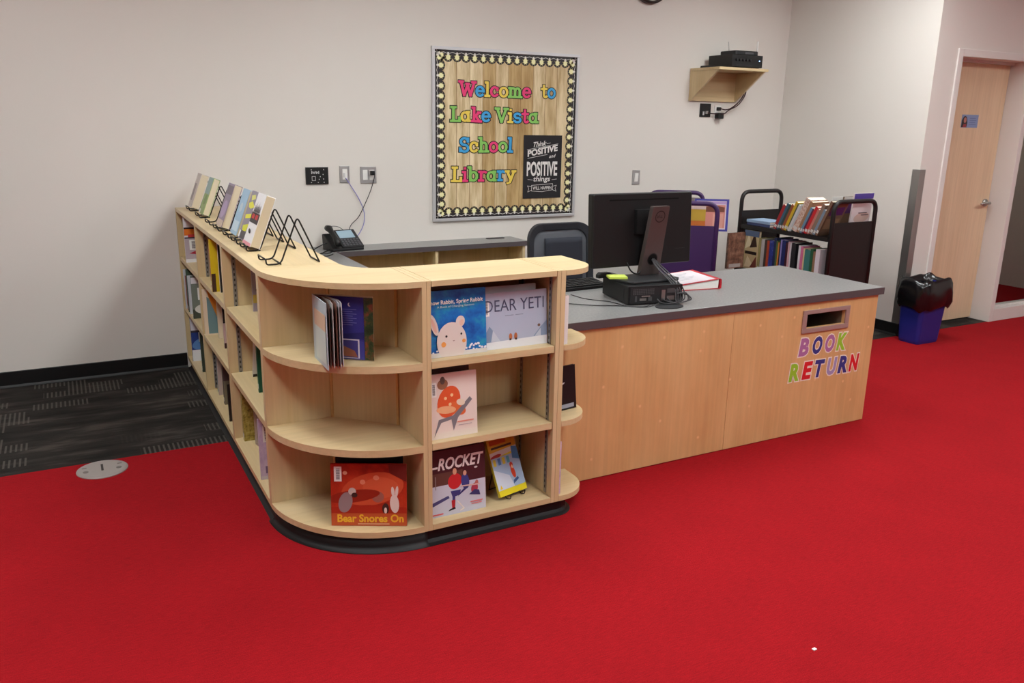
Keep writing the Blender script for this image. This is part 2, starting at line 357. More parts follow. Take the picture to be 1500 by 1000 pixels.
# ================================================================== shelving
R0, L0, DEP, HT = 0.481, 2.434, 0.322, 1.05
YB = -(L0 + R0)                       # front plane of the front run
ZS = [0.745, 0.42]; TS = 0.028
SLOT = flat((60, 60, 60), 0.5, 0.3, 0.4, 'dark_slot'); STRIP = flat((150, 148, 145), 0.4, 0.7, 0.5, 'zinc_strip')
def standard(mb, p, n, along):
    """slotted shelf standard: p = foot of strip on the panel face, n = outward normal sign on axis, along = strip width axis"""
    x, y = p
    if along == 'x':
        y0, y1 = sorted((y, y + n * 0.004)); mb.box(x - 0.009, x + 0.009, y0, y1, 0.095, 1.02, STRIP)
        for k in range(36):
            z = 0.115 + k * 0.025; ya, yb = sorted((y + n * 0.0041, y + n * 0.0046)); mb.box(x - 0.003, x + 0.003, ya, yb, z, z + 0.012, SLOT)
    else:
        x0, x1 = sorted((x, x + n * 0.004)); mb.box(x0, x1, y - 0.009, y + 0.009, 0.095, 1.02, STRIP)
        for k in range(36):
            z = 0.115 + k * 0.025; xa, xb = sorted((x + n * 0.0041, x + n * 0.0046)); mb.box(xa, xb, y - 0.003, y + 0.003, z, z + 0.012, SLOT)
KICK = [(0.012, 0.06), (0.012, 0.02), (0.004, 0.008), (-0.012, 0.002), (-0.012, 0.0), (0.03, 0.0), (0.03, 0.06)]   # (inset, z)
def run_unit(name_label, y0, y1, mids, group):
    """open bookcase on the left run, aisle face at x=0, from y0 (far) to y1 (near)"""
    t = thing('bookcase', name_label, 'bookcase', (0, (y0 + y1) / 2, 0), (0, 0, 0), group)
    pn = 0.019
    for a in (y0, y1 + pn): q = MB(); q.box(0, DEP, a - pn, a, 0.061, HT, WZ); rel(q, t).build('side_panel', t, bevel=0.0012)
    edges = [y0 - pn] + [v for m_ in mids for v in (m_ + 0.012, m_ - 0.012)] + [y1 + pn]
    for m_ in mids: q = MB(); q.box(0.0, DEP - 0.011, m_ - 0.012, m_ + 0.012, 0.085, HT - 0.022, WZ); rel(q, t).build('divider', t, bevel=0.0012)
    q = MB(); q.box(0, DEP, y1 + pn + 0.0018, y0 - pn - 0.0018, HT - 0.022, HT, WY); rel(q, t).build('top_panel', t, bevel=0.0012)
    q = MB(); q.box(0, DEP, y1 + pn, y0 - pn, 0.061, 0.085, WY); rel(q, t).build('bottom_panel', t, bevel=0.0012)
    q = MB(); q.box(DEP - 0.01, DEP - 0.0005, y1 + pn, y0 - pn, 0.085, HT - 0.022, WZ); rel(q, t).build('back_panel', t)
    for i in range(0, len(edges), 2):
        a, c = edges[i], edges[i + 1]
        for z in ZS: q = MB(); q.box(0.004, DEP - 0.012, c + 0.002, a - 0.002, z - TS, z, WY); rel(q, t).build('shelf', t, bevel=0.0015)
        for x in (0.05, 0.25):
            for yy, n_ in ((a, -1), (c, 1)): q = MB(); standard(q, (x, yy), n_, 'x'); rel(q, t).build('shelf_standard', t, label='slotted zinc shelf standard')
    q = MB(); q.prism([(a_ + 0.008, z) for a_, z in KICK], y1, y0, BRUB, 'y'); q.box(0.03, DEP - 0.01, y1, y0, 0, 0.06, BLACK); rel(q, t).build('toe_kick', t, label='black rubber toe kick')
    return t
run_unit('long maple bookcase of two bays along the left, against the back wall', -0.019, -1.64, [-0.82], 'maple bookcases of the counter')
run_unit('single-bay maple bookcase between the long bookcase and the rounded corner unit', -1.64, -L0, [], 'maple bookcases of the counter')
# rounded corner unit: outer radius R0 about (R0, -L0)
def arc(r, a0, a1, n=24, c=(R0, -L0)): return [(c[0] + r * cos(RAD(a0 + (a1 - a0) * k / n)), c[1] + r * sin(RAD(a0 + (a1 - a0) * k / n))) for k in range(n + 1)]
XC = 0.498
t = thing('corner_shelf', 'rounded maple corner shelf unit joining the left and front runs', 'shelf unit', (0.3, -2.7, 0), (0, 0, 0), 'maple bookcases of the counter')
q = MB(); q.box(0.0, DEP, -L0 - 0.019, -L0, 0.061, HT, WZ); rel(q, t).build('side_panel', t, bevel=0.0012)
q = MB(); q.box(XC - 0.018, XC, YB, YB + DEP, 0.061, HT, WZ); rel(q, t).build('side_panel', t, bevel=0.0012)
ri = R0 - DEP
outer = arc(R0, 181.5, 270)
top = outer + [(XC - 0.0198, YB)] + [(XC - 0.0198, YB + DEP)] + arc(ri, 270, 187, 14) + [(DEP, -L0 - 0.0208), (0.001, -L0 - 0.0208)]
q = MB(); q.prism(top, HT - 0.022, HT, WX); rel(q, t).build('top_panel', t, bevel=0.0012)
inner = outer + [(XC - 0.0185, YB), (XC - 0.0185, -2.665), (0.262, -L0 - 0.0195), (0.002, -L0 - 0.0195)]
for z in ZS: q = MB(); q.prism(inner, z - TS, z, WX); rel(q, t).build('shelf', t, bevel=0.0012)
q = MB(); q.prism(inner, 0.061, 0.085, WX); rel(q, t).build('bottom_panel', t, bevel=0.0012)
d = Vector((XC - 0.018 - 0.262, -2.665 + L0 + 0.0195, 0)).normalized(); n_ = Vector((-d.y, d.x, 0)) * 0.014
A_, B_ = Vector((0.262, -L0 - 0.0195, 0)), Vector((XC - 0.0185, -2.665, 0))
q = MB(); q.prism([(A_.x, A_.y), (B_.x, B_.y), (B_.x + 0, B_.y + 0.022), ((A_ + n_).x + 0.012, (A_ + n_).y)], 0.085, HT - 0.0225, WZ); rel(q, t).build('back_panel', t)
for P_ in (A_ + d * 0.006, B_ - d * 0.006):
    q = MB(); e_ = n_.normalized() * -0.007; q.prism([((P_ - d * 0.006).x, (P_ - d * 0.006).y), ((P_ + d * 0.006).x, (P_ + d * 0.006).y), ((P_ + d * 0.004 + e_).x, (P_ + d * 0.004 + e_).y), ((P_ - d * 0.004 + e_).x, (P_ - d * 0.004 + e_).y)], 0.086, HT - 0.023, WEDGE); rel(q, t).build('corner_batten', t)
def sweep_kick(path, normals, root):
    q = MB(); rings = [[(p_[0] + nn[0] * -i_, p_[1] + nn[1] * -i_, z) for i_, z in KICK] for p_, nn in zip(path, normals)]
    q.loft(rings, BRUB); return rel(q, root)
ka = arc(R0, 180, 270, 24); kn = [((x - R0) / R0, (y + L0) / R0) for x, y in ka]
q = sweep_kick(ka + [(XC, YB)], kn + [(0, -1)], t); q.prism([(x - t.location.x, y - t.location.y) for x, y in arc(R0 - 0.03, 180, 270) + [(XC, YB + 0.03), (XC, YB + DEP - 0.02), (DEP - 0.02, -L0 - 0.02), (0.03, -L0 - 0.02)]], 0, 0.0595, BLACK); q.build('toe_kick', t, smooth=True, label='black rubber toe kick')
# front unit
XE = 1.068
t = thing('bookcase', 'single-bay maple bookcase facing the red carpet, right of the rounded corner unit', 'bookcase', (0.78, YB + 0.16, 0), (0, 0, 0), 'maple bookcases of the counter')
for a in (XC, XE - 0.018): q = MB(); q.box(a + 0.0005, a + 0.0175, YB, YB + DEP, 0.061, HT, WZ); rel(q, t).build('side_panel', t, bevel=0.0012)
xa, xb = XC + 0.018, XE - 0.018
q = MB(); q.box(xa + 0.0018, xb - 0.0018, YB, YB + DEP, HT - 0.022, HT, WX); rel(q, t).build('top_panel', t, bevel=0.0012)
q = MB(); q.box(xa, xb, YB, YB + DEP, 0.061, 0.085, WX); rel(q, t).build('bottom_panel', t, bevel=0.0012)
q = MB(); q.box(xa, xb, YB + DEP - 0.01, YB + DEP, 0.085, HT - 0.022, WZ); rel(q, t).build('back_panel', t)
for z in ZS: q = MB(); q.box(xa + 0.002, xb - 0.002, YB + 0.003, YB + DEP - 0.012, z - TS, z, WX); rel(q, t).build('shelf', t, bevel=0.0015)
for y in (YB + 0.045, YB + 0.27):
    for xx, n_ in ((xa, 1), (xb, -1)): q = MB(); standard(q, (xx, y), n_, 'y'); rel(q, t).build('shelf_standard', t, label='slotted zinc shelf standard')
q = sweep_kick([(XC, YB), (XE, YB)], [(0, -1), (0, -1)], t); q.box(XC - t.location.x, XE - t.location.x, YB + 0.03 - t.location.y, YB + DEP - 0.02 - t.location.y, 0, 0.06, BLACK); q.build('toe_kick', t, label='black rubber toe kick')
# end unit with rounded shelves
t = thing('end_shelf', 'narrow maple end unit with rounded shelves, between the front bookcase and the desk', 'shelf unit', (1.14, YB + 0.16, 0), (0, 0, 0), 'maple bookcases of the counter')
q = MB(); q.box(XE + 0.0005, XE + 0.022, YB, YB + DEP, 0.061, HT, WZ); rel(q, t).build('side_panel', t, bevel=0.0012)
def endpoly(yb):
    c = (1.112, YB + 0.152); r = 0.152
    return [(XE + 0.0225, yb), (1.264, yb), (1.264, c[1])] + [(c[0] + r * cos(RAD(-90 * k / 12)), c[1] + r * sin(RAD(-90 * k / 12))) for k in range(1, 13)] + [(XE + 0.0225, YB)]
q = MB(); q.prism(endpoly(YB + DEP), HT - 0.022, HT, WX); rel(q, t).build('top_panel', t, bevel=0.0012)
for z in ZS + [0.085]: q = MB(); q.prism(endpoly(-2.681), z - 0.024, z, WX); rel(q, t).build('shelf', t, bevel=0.0012)
ce = (1.09, YB + 0.08); ke = [(XE, YB)] + [(ce[0] + 0.08 * cos(RAD(a)), ce[1] + 0.08 * sin(RAD(a))) for a in range(-90, 1, 10)] + [(1.17, -2.70)]
q = sweep_kick(ke, [(0, -1)] + [(cos(RAD(a)), sin(RAD(a))) for a in range(-90, 1, 10)] + [(1, 0)], t); q.box(XE - t.location.x, 1.14 - t.location.x, YB + 0.03 - t.location.y, -2.70 - t.location.y, 0, 0.06, BLACK); q.build('toe_kick', t, label='black rubber toe kick')

# ================================================================== back counter
ZCN = 0.749
t = thing('counter_cabinet', 'low open maple cabinet under the grey worktop along the back wall', 'cabinet', (1.6, -0.14, 0))
for x in (0.955, 1.668, 2.375): q = MB(); q.box(x, x + 0.022, -0.262, -0.02, 0, ZCN - 0.036, WZ); rel(q, t).build('side_panel', t, bevel=0.001)
q = MB(); q.box(0.978, 2.374, -0.03, -0.02, 0.02, ZCN - 0.037, WZ); q.v = q.v; rel(q, t).build('back_panel', t)
for z in (0.08, 0.38): 
    for a, c in ((0.978, 1.667), (1.691, 2.374)): q = MB(); q.box(a, c, -0.255, -0.031, z - 0.02, z, WX); rel(q, t).build('shelf', t)
t = thing('counter_cabinet', 'maple cabinet under the grey worktop behind the left bookcases', 'cabinet', (0.63, -1.3, 0))
q = MB(); q.box(0.90, 0.92, -2.42, -0.28, 0, ZCN - 0.036, WZ); rel(q, t).build('front_panel', t)
for y in (-0.30, -2.42): q = MB(); q.box(DEP + 0.01, 0.8995, y, y + 0.02, 0, ZCN - 0.036, WZ); rel(q, t).build('side_panel', t)
t = thing('worktop', 'L-shaped grey laminate worktop running along the back wall and behind the bookcases', 'worktop', (1.2, -0.2, ZCN))
Lp = [(DEP + 0.001, -0.001), (2.41, -0.001), (2.41, -0.272), (0.95, -0.272), (0.95, -2.43), (DEP + 0.001, -2.43)]
q = MB(); q.prism(Lp, ZCN - 0.034, ZCN, LAM); rel(q, t).build('top_surface', t, bevel=0.002)
q = MB(); q.box(0.95, 2.4115, -0.2745, -0.2722, ZCN - 0.035, ZCN - 0.001, LAMEDGE); q.box(2.4102, 2.4125, -0.2745, -0.002, ZCN - 0.035, ZCN - 0.001, LAMEDGE); q.box(0.9502, 0.9525, -2.43, -0.2745, ZCN - 0.035, ZCN - 0.001, LAMEDGE)
rel(q, t).build('edge_band', t)
q = MB(); q.prism(rrect(2.17, 2.32, -0.085, -0.04, 0.015), ZCN, ZCN + 0.004, BLK2); rel(q, t).build('cable_cover', t, label='black cable grommet cover')
# ================================================================== circulation desk
ZD = 0.768; DY = -2.679; DX = 3.263
t = thing('circulation_desk', 'long birch-fronted desk with a book return slot', 'desk', (2.2, -2.3, 0)); DESK = t
q = MB(); q.box(1.092, 2.2185, DY, DY + 0.018, 0.004, ZD - 0.04, WDESK); rel(q, t).build('front_panel', t, bevel=0.001)
sx0, sx1, sz0, sz1 = 2.722, 3.012, 0.590, 0.666
q = MB(); X1 = DX
q.box(2.2205, sx0, DY, DY + 0.018, 0.004, ZD - 0.04, WDESK); q.box(sx1, X1, DY, DY + 0.018, 0.004, ZD - 0.04, WDESK)
q.box(sx0, sx1, DY, DY + 0.018, 0.004, sz0, WDESK); q.box(sx0, sx1, DY, DY + 0.018, sz1, ZD - 0.04, WDESK); rel(q, t).build('front_panel', t)
q = MB(); q.box(DX - 0.018, DX, DY + 0.0185, -1.95, 0.004, ZD - 0.04, WDESK); rel(q, t).build('side_panel', t)
q = MB(); q.box(1.092, 1.11, DY + 0.0185, -1.95, 0.004, ZD - 0.04, WDESK); rel(q, t).build('side_panel', t)
SLF = flat((166, 138, 132), 0.45, 0.2, 0.5, 'satin_metal_frame')
q = MB(); a0, a1, b0, b1 = 2.693, 3.042, 0.565, 0.688
q.box(a0, a1, DY - 0.008, DY - 0.0003, b0, sz0, SLF); q.box(a0, a1, DY - 0.008, DY - 0.0003, sz1, b1, SLF); q.box(a0, sx0, DY - 0.008, DY - 0.0003, sz0, sz1, SLF); q.box(sx1, a1, DY - 0.008, DY - 0.0003, sz0, sz1, SLF)
rel(q, t).build('return_slot_frame', t, bevel=0.002, label='satin metal frame of the return slot')
q = MB(); k_ = flat((124, 104, 86), 0.6, 0, 0.3, 'dark_chute')
q.box(sx0 + 0.0, sx1 - 0.0, DY + 0.26, DY + 0.27, 0.2, 0.70, k_); q.box(sx0 - 0.01, sx0 - 0.001, DY + 0.019, DY + 0.27, 0.2, 0.70, k_); q.box(sx1 + 0.001, sx1 + 0.01, DY + 0.019, DY + 0.27, 0.2, 0.70, k_); q.box(sx0, sx1, DY + 0.019, DY + 0.26, 0.70, 0.71, k_); q.box(sx0, sx1, DY + 0.019, DY + 0.26, 0.19, 0.2, k_)
rel(q, t).build('return_chute', t)
lc = {'p': (170, 110, 160), 'n': (52, 56, 130), 'g': (150, 196, 50), 'r': (214, 36, 44), 'l': (160, 144, 186)}
def decal(ch, x, z, wd, col, tilt):
    q = MB(); vs, fs = textgeo(ch, 1.0, 0.05, 0.12); vo, fo = textgeo(ch, 1.0, 0.10, 0.12)
    xs = [v[0] for v in vs]; zs = [v[1] for v in vs]; kz = 0.098 / (max(zs) - min(zs)); kx = wd / (max(xs) - min(xs)); cx, cz = (max(xs) + min(xs)) / 2, (max(zs) + min(zs)) / 2
    for (V, F_, mt, yy) in ((vo, fo, ink((238, 226, 214)), DY - 0.0008), (vs, fs, ink(lc[col]), DY - 0.0014)):
        q.add([(x + (v[0] - cx) * kx * cos(tilt) - (v[1] - cz) * kz * sin(tilt), yy, z + (v[0] - cx) * kx * sin(tilt) + (v[1] - cz) * kz * cos(tilt)) for v in V], F_, mt)
    rel(q, DESK).build('letter_decal', DESK)
for ch, x, c_ in zip('BOOK', (2.728, 2.828, 2.922, 3.012), 'pnpg'): decal(ch, x, 0.489, 0.072, c_, random.uniform(-0.04, 0.04))
for ch, x, c_ in zip('RETURN', (2.676, 2.772, 2.862, 2.958, 3.045, 3.132), 'grnlnr'): decal(ch, x, 0.356, 0.074, c_, random.uniform(-0.04, 0.04))
t = thing('worktop', 'grey speckled laminate worktop on the birch-fronted desk', 'worktop', (2.2, -2.3, ZD))
q = MB(); q.box(1.093, 3.288, -2.690, -1.926, ZD - 0.038, ZD, LAM); rel(q, t).build('top_surface', t, bevel=0.002)
q = MB(); q.box(1.093, 3.2905, -2.6925, -2.6902, ZD - 0.0385, ZD - 0.001, LAMEDGE); q.box(3.2882, 3.2905, -2.6902, -1.926, ZD - 0.0385, ZD - 0.001, LAMEDGE); rel(q, t).build('edge_band', t)
q = MB(); q.prism([(1.875 + 0.075 * cos(k * pi / 16), -2.60 + 0.05 * sin(k * pi / 16)) for k in range(32)], ZD, ZD + 0.004, BLK2); rel(q, t).build('cable_cover', t, label='round dark grey cable grommet cover')

# ================================================================== books
def paint(q, art, w_, h_, y0=-0.0004, ox=0.0, oz=0.0):
    """flat printed shapes on a cover in the local XZ plane; u,v in 0..1"""
    y = y0
    cl = lambda v: min(1.0, max(0.0, v))
    for a in art:
        y -= 0.00012; k = a[0]; P = lambda u, v: (ox + cl(u) * w_, y, oz + cl(v) * h_)
        mt = a[-1] if not isinstance(a[-1], tuple) else ink(a[-1])
        if k == 'r': _, u, v, du, dv = a[:5]; q.poly([P(u, v), P(u + du, v), P(u + du, v + dv), P(u, v + dv)], mt)
        elif k == 'e':
            _, u, v, ru, rv, rot = a[:6]; n = 24; c_, s_ = cos(RAD(rot)), sin(RAD(rot)); asp = h_ / w_
            pts = []
            for i in range(n):
                e1, e2 = ru * cos(2 * pi * i / n), rv * sin(2 * pi * i / n) * asp
                pts.append(P(u + e1 * c_ - e2 * s_, v + (e1 * s_ + e2 * c_) / asp))
            q.poly(pts, mt)
        elif k == 'p': q.poly([P(u, v) for u, v in a[1]], mt)
        elif k == 't':
            _, s, u, v, size, wd = a[:6]; opt = a[6] if len(a) > 7 else {}
            addtext(q, s, ox + u * w_, oz + v * h_, y, size * h_, mt, width=wd * w_ if wd else None, **opt)
def book(label, loc, rot, size, cover, art=None, name='picture_book', group=None, spine=None, sticker=True, barcode=None, pages=None, thick=0.0022, cat='book'):
    """standing book. local x: spine(0)->fore-edge(w); y: front cover(0)->back(t); z: up"""
    w_, h_, t_ = size
    if rot[0] < 0: loc = (loc[0], loc[1], loc[2] + t_ * sin(-rot[0]))
    o = thing(name, label, cat, loc, rot, group)
    cm = cover if not isinstance(cover, tuple) else ink(cover); sm = cm if spine is None else (spine if not isinstance(spine, tuple) else ink(spine))
    th = min(thick, t_ * 0.25)
    q = MB(); q.box(0, w_, 0, th, 0, h_, cm); q.box(0, w_, t_ - th, t_, 0, h_, cm)
    q.box(-0.0005, th, th, t_ - th, 0, h_, sm); q.box(-0.0008, -0.0005, 0.0, t_, 0, h_, sm); q.build('cover', o)
    q = MB(); ins = 0.003 if h_ > 0.1 else 0.001; q.box(th + 0.0003, w_ - ins, th + 0.0002, t_ - th - 0.0002, ins, h_ - ins, pages or PAPER); q.build('pages', o)
    if art: q = MB(); paint(q, art, w_, h_); q.build('cover_print', o)
    if sticker: q = MB(); q.box(-0.0012, -0.0008, t_ * 0.12, t_ * 0.88, h_ * 0.06, h_ * 0.06 + 0.022, flat((206, 204, 200), 0.6, 0, 0.3, 'label_paper')); q.build('spine_label', o, label='small white spine label')
    if barcode:
        u, v, bw_, bh_ = barcode; q = MB(); y = -0.0016
        q.poly([(u * w_, y, v * h_), ((u + bw_) * w_, y, v * h_), ((u + bw_) * w_, y, (v + bh_) * h_), (u * w_, y, (v + bh_) * h_)], PAPW)
        x0, x1 = (u + bw_ * 0.28) * w_, (u + bw_ * 0.76) * w_
        n = 14
        for k in range(n):
            z0 = (v + bh_ * (0.12 + 0.76 * k / n)) * h_; q.poly([(x0, y - 0.0003, z0), (x1, y - 0.0003, z0), (x1, y - 0.0003, z0 + bh_ * h_ * 0.76 / n * (0.75 if k % 3 else 0.45)), (x0, y - 0.0003, z0 + bh_ * h_ * 0.76 / n * (0.75 if k % 3 else 0.45))], ink((110, 104, 108)))
        q.build('barcode_label', o, label='white barcode sticker')
    return o

# ---- front bookcase, facing the room
RX = RAD(-4)
rng = random.Random(3)
dots = [('e', rng.uniform(0.55, 0.98), rng.uniform(0.02, 0.16), 0.018, 0.016, 0, (236, 236, 240)) for _ in range(26)] + [('e', rng.uniform(0.0, 0.3), rng.uniform(0.0, 0.1), 0.016, 0.014, 0, (214, 226, 236)) for _ in range(16)]
bunny = [('r', 0.0, 0.0, 1.0, 0.07, (216, 212, 206)), ('e', 0.40, 0.22, 0.25, 0.30, 0, (222, 208, 200)), ('e', 0.11, 0.50, 0.055, 0.17, 18, (222, 208, 200)), ('e', 0.11, 0.49, 0.026, 0.12, 18, (232, 186, 168)),
         ('e', 0.55, 0.52, 0.075, 0.085, -12, (222, 208, 200)), ('e', 0.57, 0.50, 0.035, 0.05, -12, (232, 190, 172)), ('e', 0.31, 0.31, 0.018, 0.018, 0, (40, 34, 34)), ('e', 0.56, 0.33, 0.016, 0.018, 0, (40, 34, 34)),
         ('e', 0.26, 0.19, 0.04, 0.04, 0, (236, 160, 84)), ('e', 0.60, 0.22, 0.03, 0.03, 0, (236, 160, 84)), ('p', [(0.41, 0.24), (0.45, 0.24), (0.43, 0.225)], (150, 110, 110)),
         ('t', 'Snow Rabbit, Spring Rabbit', 0.02, 0.80, 0.085, 0.92, {'offset': 0.02, 'slope': 0.0}, (236, 234, 220)), ('t', 'A Book of Changing Seasons', 0.17, 0.745, 0.045, 0.62, {}, (206, 216, 190)), ('t', 'author', 0.4, 0.92, 0.03, 0.2, {}, (200, 214, 230))]
bunny = [b_ for b_ in bunny if b_[1] != 'author']
book('blue picture book with a white rabbit on its cover, top shelf of the front bookcase', (0.519, YB + 0.045, ZS[0]), (RX, 0, 0), (0.247, 0.252, 0.009), WCBLUE, dots + bunny, group=None, sticker=False, barcode=(0.0, 0.70, 0.075, 0.2))
book('thin dark book just behind the blue rabbit picture book', (0.522, YB + 0.078, ZS[0]), (RX, 0, 0), (0.225, 0.262, 0.010), (92, 74, 60), sticker=False)
yeti = [('p', [(0, 0), (1, 0), (1, 0.16), (0, 0.13)], (226, 228, 232)), ('p', [(0.0, 0.13), (0.26, 0.14), (0.15, 0.34), (0.1, 0.42), (0.04, 0.3), (0, 0.34)], (130, 150, 178)), ('p', [(0.12, 0.14), (0.26, 0.14), (0.15, 0.34)], (196, 204, 216)),
        ('p', [(0.78, 0.16), (1, 0.16), (1, 0.44), (0.93, 0.36), (0.88, 0.3)], (136, 156, 184)), ('p', [(0.80, 0.16), (0.9, 0.16), (0.9, 0.3)], (190, 200, 214)), ('e', 0.87, 0.355, 0.022, 0.026, 0, (110, 84, 70)),
        ('e', 0.42, 0.2, 0.025, 0.06, 0, (184, 112, 70)), ('e', 0.50, 0.2, 0.025, 0.065, 0, (176, 104, 66)), ('r', 0.40, 0.135, 0.03, 0.035, (70, 50, 44)), ('r', 0.49, 0.135, 0.03, 0.035, (70, 50, 44)),
        ('t', 'DEAR YETI', 0.03, 0.67, 0.30, 0.92, {}, (84, 90, 116)), ('r', 0.34, 0.58, 0.13, 0.012, (150, 156, 176)), ('r', 0.50, 0.58, 0.12, 0.012, (150, 156, 176))]
book('pale blue landscape picture book titled DEAR YETI on the front bookcase', (0.757, YB + 0.056, ZS[0]), (RX, 0, 0), (0.287, 0.222, 0.009), (178, 188, 208), yeti, sticker=False, barcode=(0.0, 0.60, 0.10, 0.28))
book('white landscape book standing just behind the DEAR YETI book', (0.760, YB + 0.105, ZS[0]), (RX, 0, 0), (0.262, 0.236, 0.012), (206, 210, 218), sticker=False)
fox = [('r', 0, 0, 1, 0.1, (232, 220, 208)), ('e', 0.42, 0.56, 0.23, 0.25, -18, (222, 92, 50)), ('e', 0.58, 0.44, 0.2, 0.09, -30, (224, 110, 60)), ('e', 0.36, 0.44, 0.2, 0.06, -5, (238, 176, 130)), ('e', 0.3, 0.84, 0.11, 0.08, 20, (150, 104, 76)), ('e', 0.3, 0.9, 0.05, 0.06, 0, (96, 78, 70)),
       ('p', [(0.1, 0.04), (0.2, 0.3), (0.5, 0.34), (0.85, 0.6), (0.9, 0.55), (0.6, 0.3), (0.5, 0.1), (0.46, 0.28), (0.25, 0.25)], (126, 122, 128)), ('e', 0.66, 0.53, 0.09, 0.05, -20, (232, 214, 190)), ('e', 0.35, 0.62, 0.03, 0.025, 0, (244, 200, 150)), ('e', 0.48, 0.66, 0.03, 0.025, 0, (244, 200, 150)), ('e', 0.44, 0.52, 0.03, 0.025, 0, (244, 200, 150)),
       ('r', 0.58, 0.22, 0.34, 0.02, (230, 150, 130)), ('r', 0.6, 0.17, 0.28, 0.012, (190, 176, 176))]
book('cream picture book with an orange painted shape, middle shelf of the front bookcase', (0.519, YB + 0.035, ZS[1]), (RX, 0, 0), (0.205, 0.256, 0.010), (232, 216, 206), fox, sticker=False, barcode=(0.06, 0.66, 0.11, 0.22))
book('dark book standing behind the cream and orange picture book', (0.522, YB + 0.075, ZS[1]), (RX, 0, 0), (0.19, 0.266, 0.012), (76, 66, 64), sticker=False)
hockey = [('r', 0, 0.44, 1, 0.56, (70, 34, 40)), ('r', 0, 0.44, 0.6, 0.22, (96, 62, 54)), ('r', 0, 0.0, 1, 0.47, (200, 204, 218)), ('p', [(0, 0.15), (0.36, 0.26), (0.34, 0.3), (0, 0.21)], (70, 72, 120)), ('r', 0.12, 0.42, 0.015, 0.2, (140, 130, 128)),
          ('e', 0.46, 0.50, 0.12, 0.12, -12, (200, 44, 48)), ('e', 0.46, 0.65, 0.035, 0.05, 0, (214, 160, 130)), ('p', [(0.38, 0.36), (0.56, 0.36), (0.54, 0.28), (0.46, 0.27), (0.45, 0.12), (0.4, 0.12), (0.41, 0.27)], (60, 60, 120)), ('p', [(0.39, 0.22), (0.46, 0.22), (0.45, 0.1), (0.4, 0.1)], (176, 40, 46)), ('p', [(0.33, 0.06), (0.46, 0.08), (0.45, 0.11), (0.36, 0.09)], (30, 28, 34)), ('p', [(0.48, 0.2), (0.5, 0.2), (0.62, 0.06), (0.54, 0.03), (0.54, 0.05), (0.59, 0.07)], (236, 226, 216)),
          ('e', 0.64, 0.47, 0.07, 0.12, 8, (60, 66, 132)), ('e', 0.635, 0.6, 0.03, 0.04, 0, (210, 160, 136)), ('p', [(0.5, 0.26), (0.7, 0.38), (0.68, 0.42), (0.56, 0.33)], (52, 56, 110)), ('e', 0.8, 0.34, 0.06, 0.08, -10, (170, 60, 80)), ('p', [(0.7, 0.26), (0.9, 0.22), (0.88, 0.3), (0.8, 0.32)], (60, 60, 110)), ('e', 0.84, 0.42, 0.03, 0.04, 0, (190, 110, 100)), ('p', [(0.55, 0.4), (0.9, 0.38), (0.9, 0.4), (0.55, 0.42)], (220, 190, 180)), ('e', 0.83, 0.66, 0.03, 0.015, 0, (220, 214, 214)),
          ('t', 'ROCKET', 0.17, 0.71, 0.24, 0.80, {'offset': 0.03, 'shear': 0.25}, (232, 226, 224)), ('r', 0.06, 0.735, 0.11, 0.03, (232, 226, 224)), ('r', 0.72, 0.13, 0.22, 0.02, (220, 130, 130)), ('r', 0.74, 0.1, 0.18, 0.015, (220, 130, 130)), ('r', 0.04, 0.035, 0.2, 0.02, (214, 90, 96))]
book('hockey picture book with ROCKET in white slanted letters, bottom shelf of front bookcase', (0.519, YB + 0.045, 0.085), (RX, 0, 0), (0.25, 0.275, 0.010), (70, 34, 40), hockey, sticker=False, barcode=(0.0, 0.62, 0.065, 0.2))
book('black book standing behind the hockey picture book', (0.522, YB + 0.08, 0.085), (RX, 0, 0), (0.24, 0.285, 0.018), (26, 24, 26), sticker=False)
skate = [('r', 0, 0.72, 1, 0.28, (206, 160, 50)), ('r', 0.08, 0.84, 0.6, 0.08, (190, 96, 40)), ('r', 0.1, 0.77, 0.75, 0.035, (70, 50, 40)), ('p', [(0, 0.62), (1, 0.68), (1, 0.75), (0, 0.72)], (206, 196, 190)), ('e', 0.2, 0.65, 0.2, 0.03, 6, (170, 60, 54)), ('r', 0, 0.1, 1, 0.53, (160, 186, 214)), ('p', [(0, 0.1), (0.6, 0.1), (0.5, 0.3), (0, 0.45)], (206, 216, 230)),
         ('r', 0.05, 0.5, 0.1, 0.11, (220, 206, 70)), ('r', 0.22, 0.5, 0.1, 0.11, (80, 130, 190)), ('r', 0.38, 0.5, 0.1, 0.11, (220, 206, 70)), ('r', 0.54, 0.5, 0.1, 0.11, (90, 170, 190)), ('p', [(0.75, 0.55), (1, 0.5), (1, 0.72), (0.8, 0.75)], (70, 120, 170)), ('e', 0.66, 0.33, 0.07, 0.1, 8, (206, 70, 40)), ('e', 0.65, 0.45, 0.06, 0.05, 0, (196, 60, 40)), ('e', 0.66, 0.42, 0.03, 0.03, 0, (236, 190, 150)), ('p', [(0.58, 0.14), (0.8, 0.2), (0.78, 0.24), (0.6, 0.2)], (60, 90, 140)), ('r', 0, 0.0, 1, 0.1, (232, 216, 40)), ('p', [(0.06, 0.12), (0.16, 0.12), (0.11, 0.19)], (236, 206, 40))]
def small_easel(loc, rz, label):
    t = thing('book_easel', label, 'easel', loc, (0, 0, rz), None)
    q = MB()
    for x in (0.035, 0.115): q.tube(rounded([(x, -0.028, 0.03), (x, -0.028, 0.012), (x, 0.0, 0.004), (x, 0.07, 0.16), (x, 0.11, 0.004)], 0.01), 0.0022, WIRE, 6)
    q.tube([(0.035, -0.028, 0.03), (0.115, -0.028, 0.03)], 0.0022, WIRE, 6); q.tube([(0.035, 0.11, 0.004), (0.115, 0.11, 0.004)], 0.0022, WIRE, 6); q.build('wire_frame', t, smooth=True)
    return t
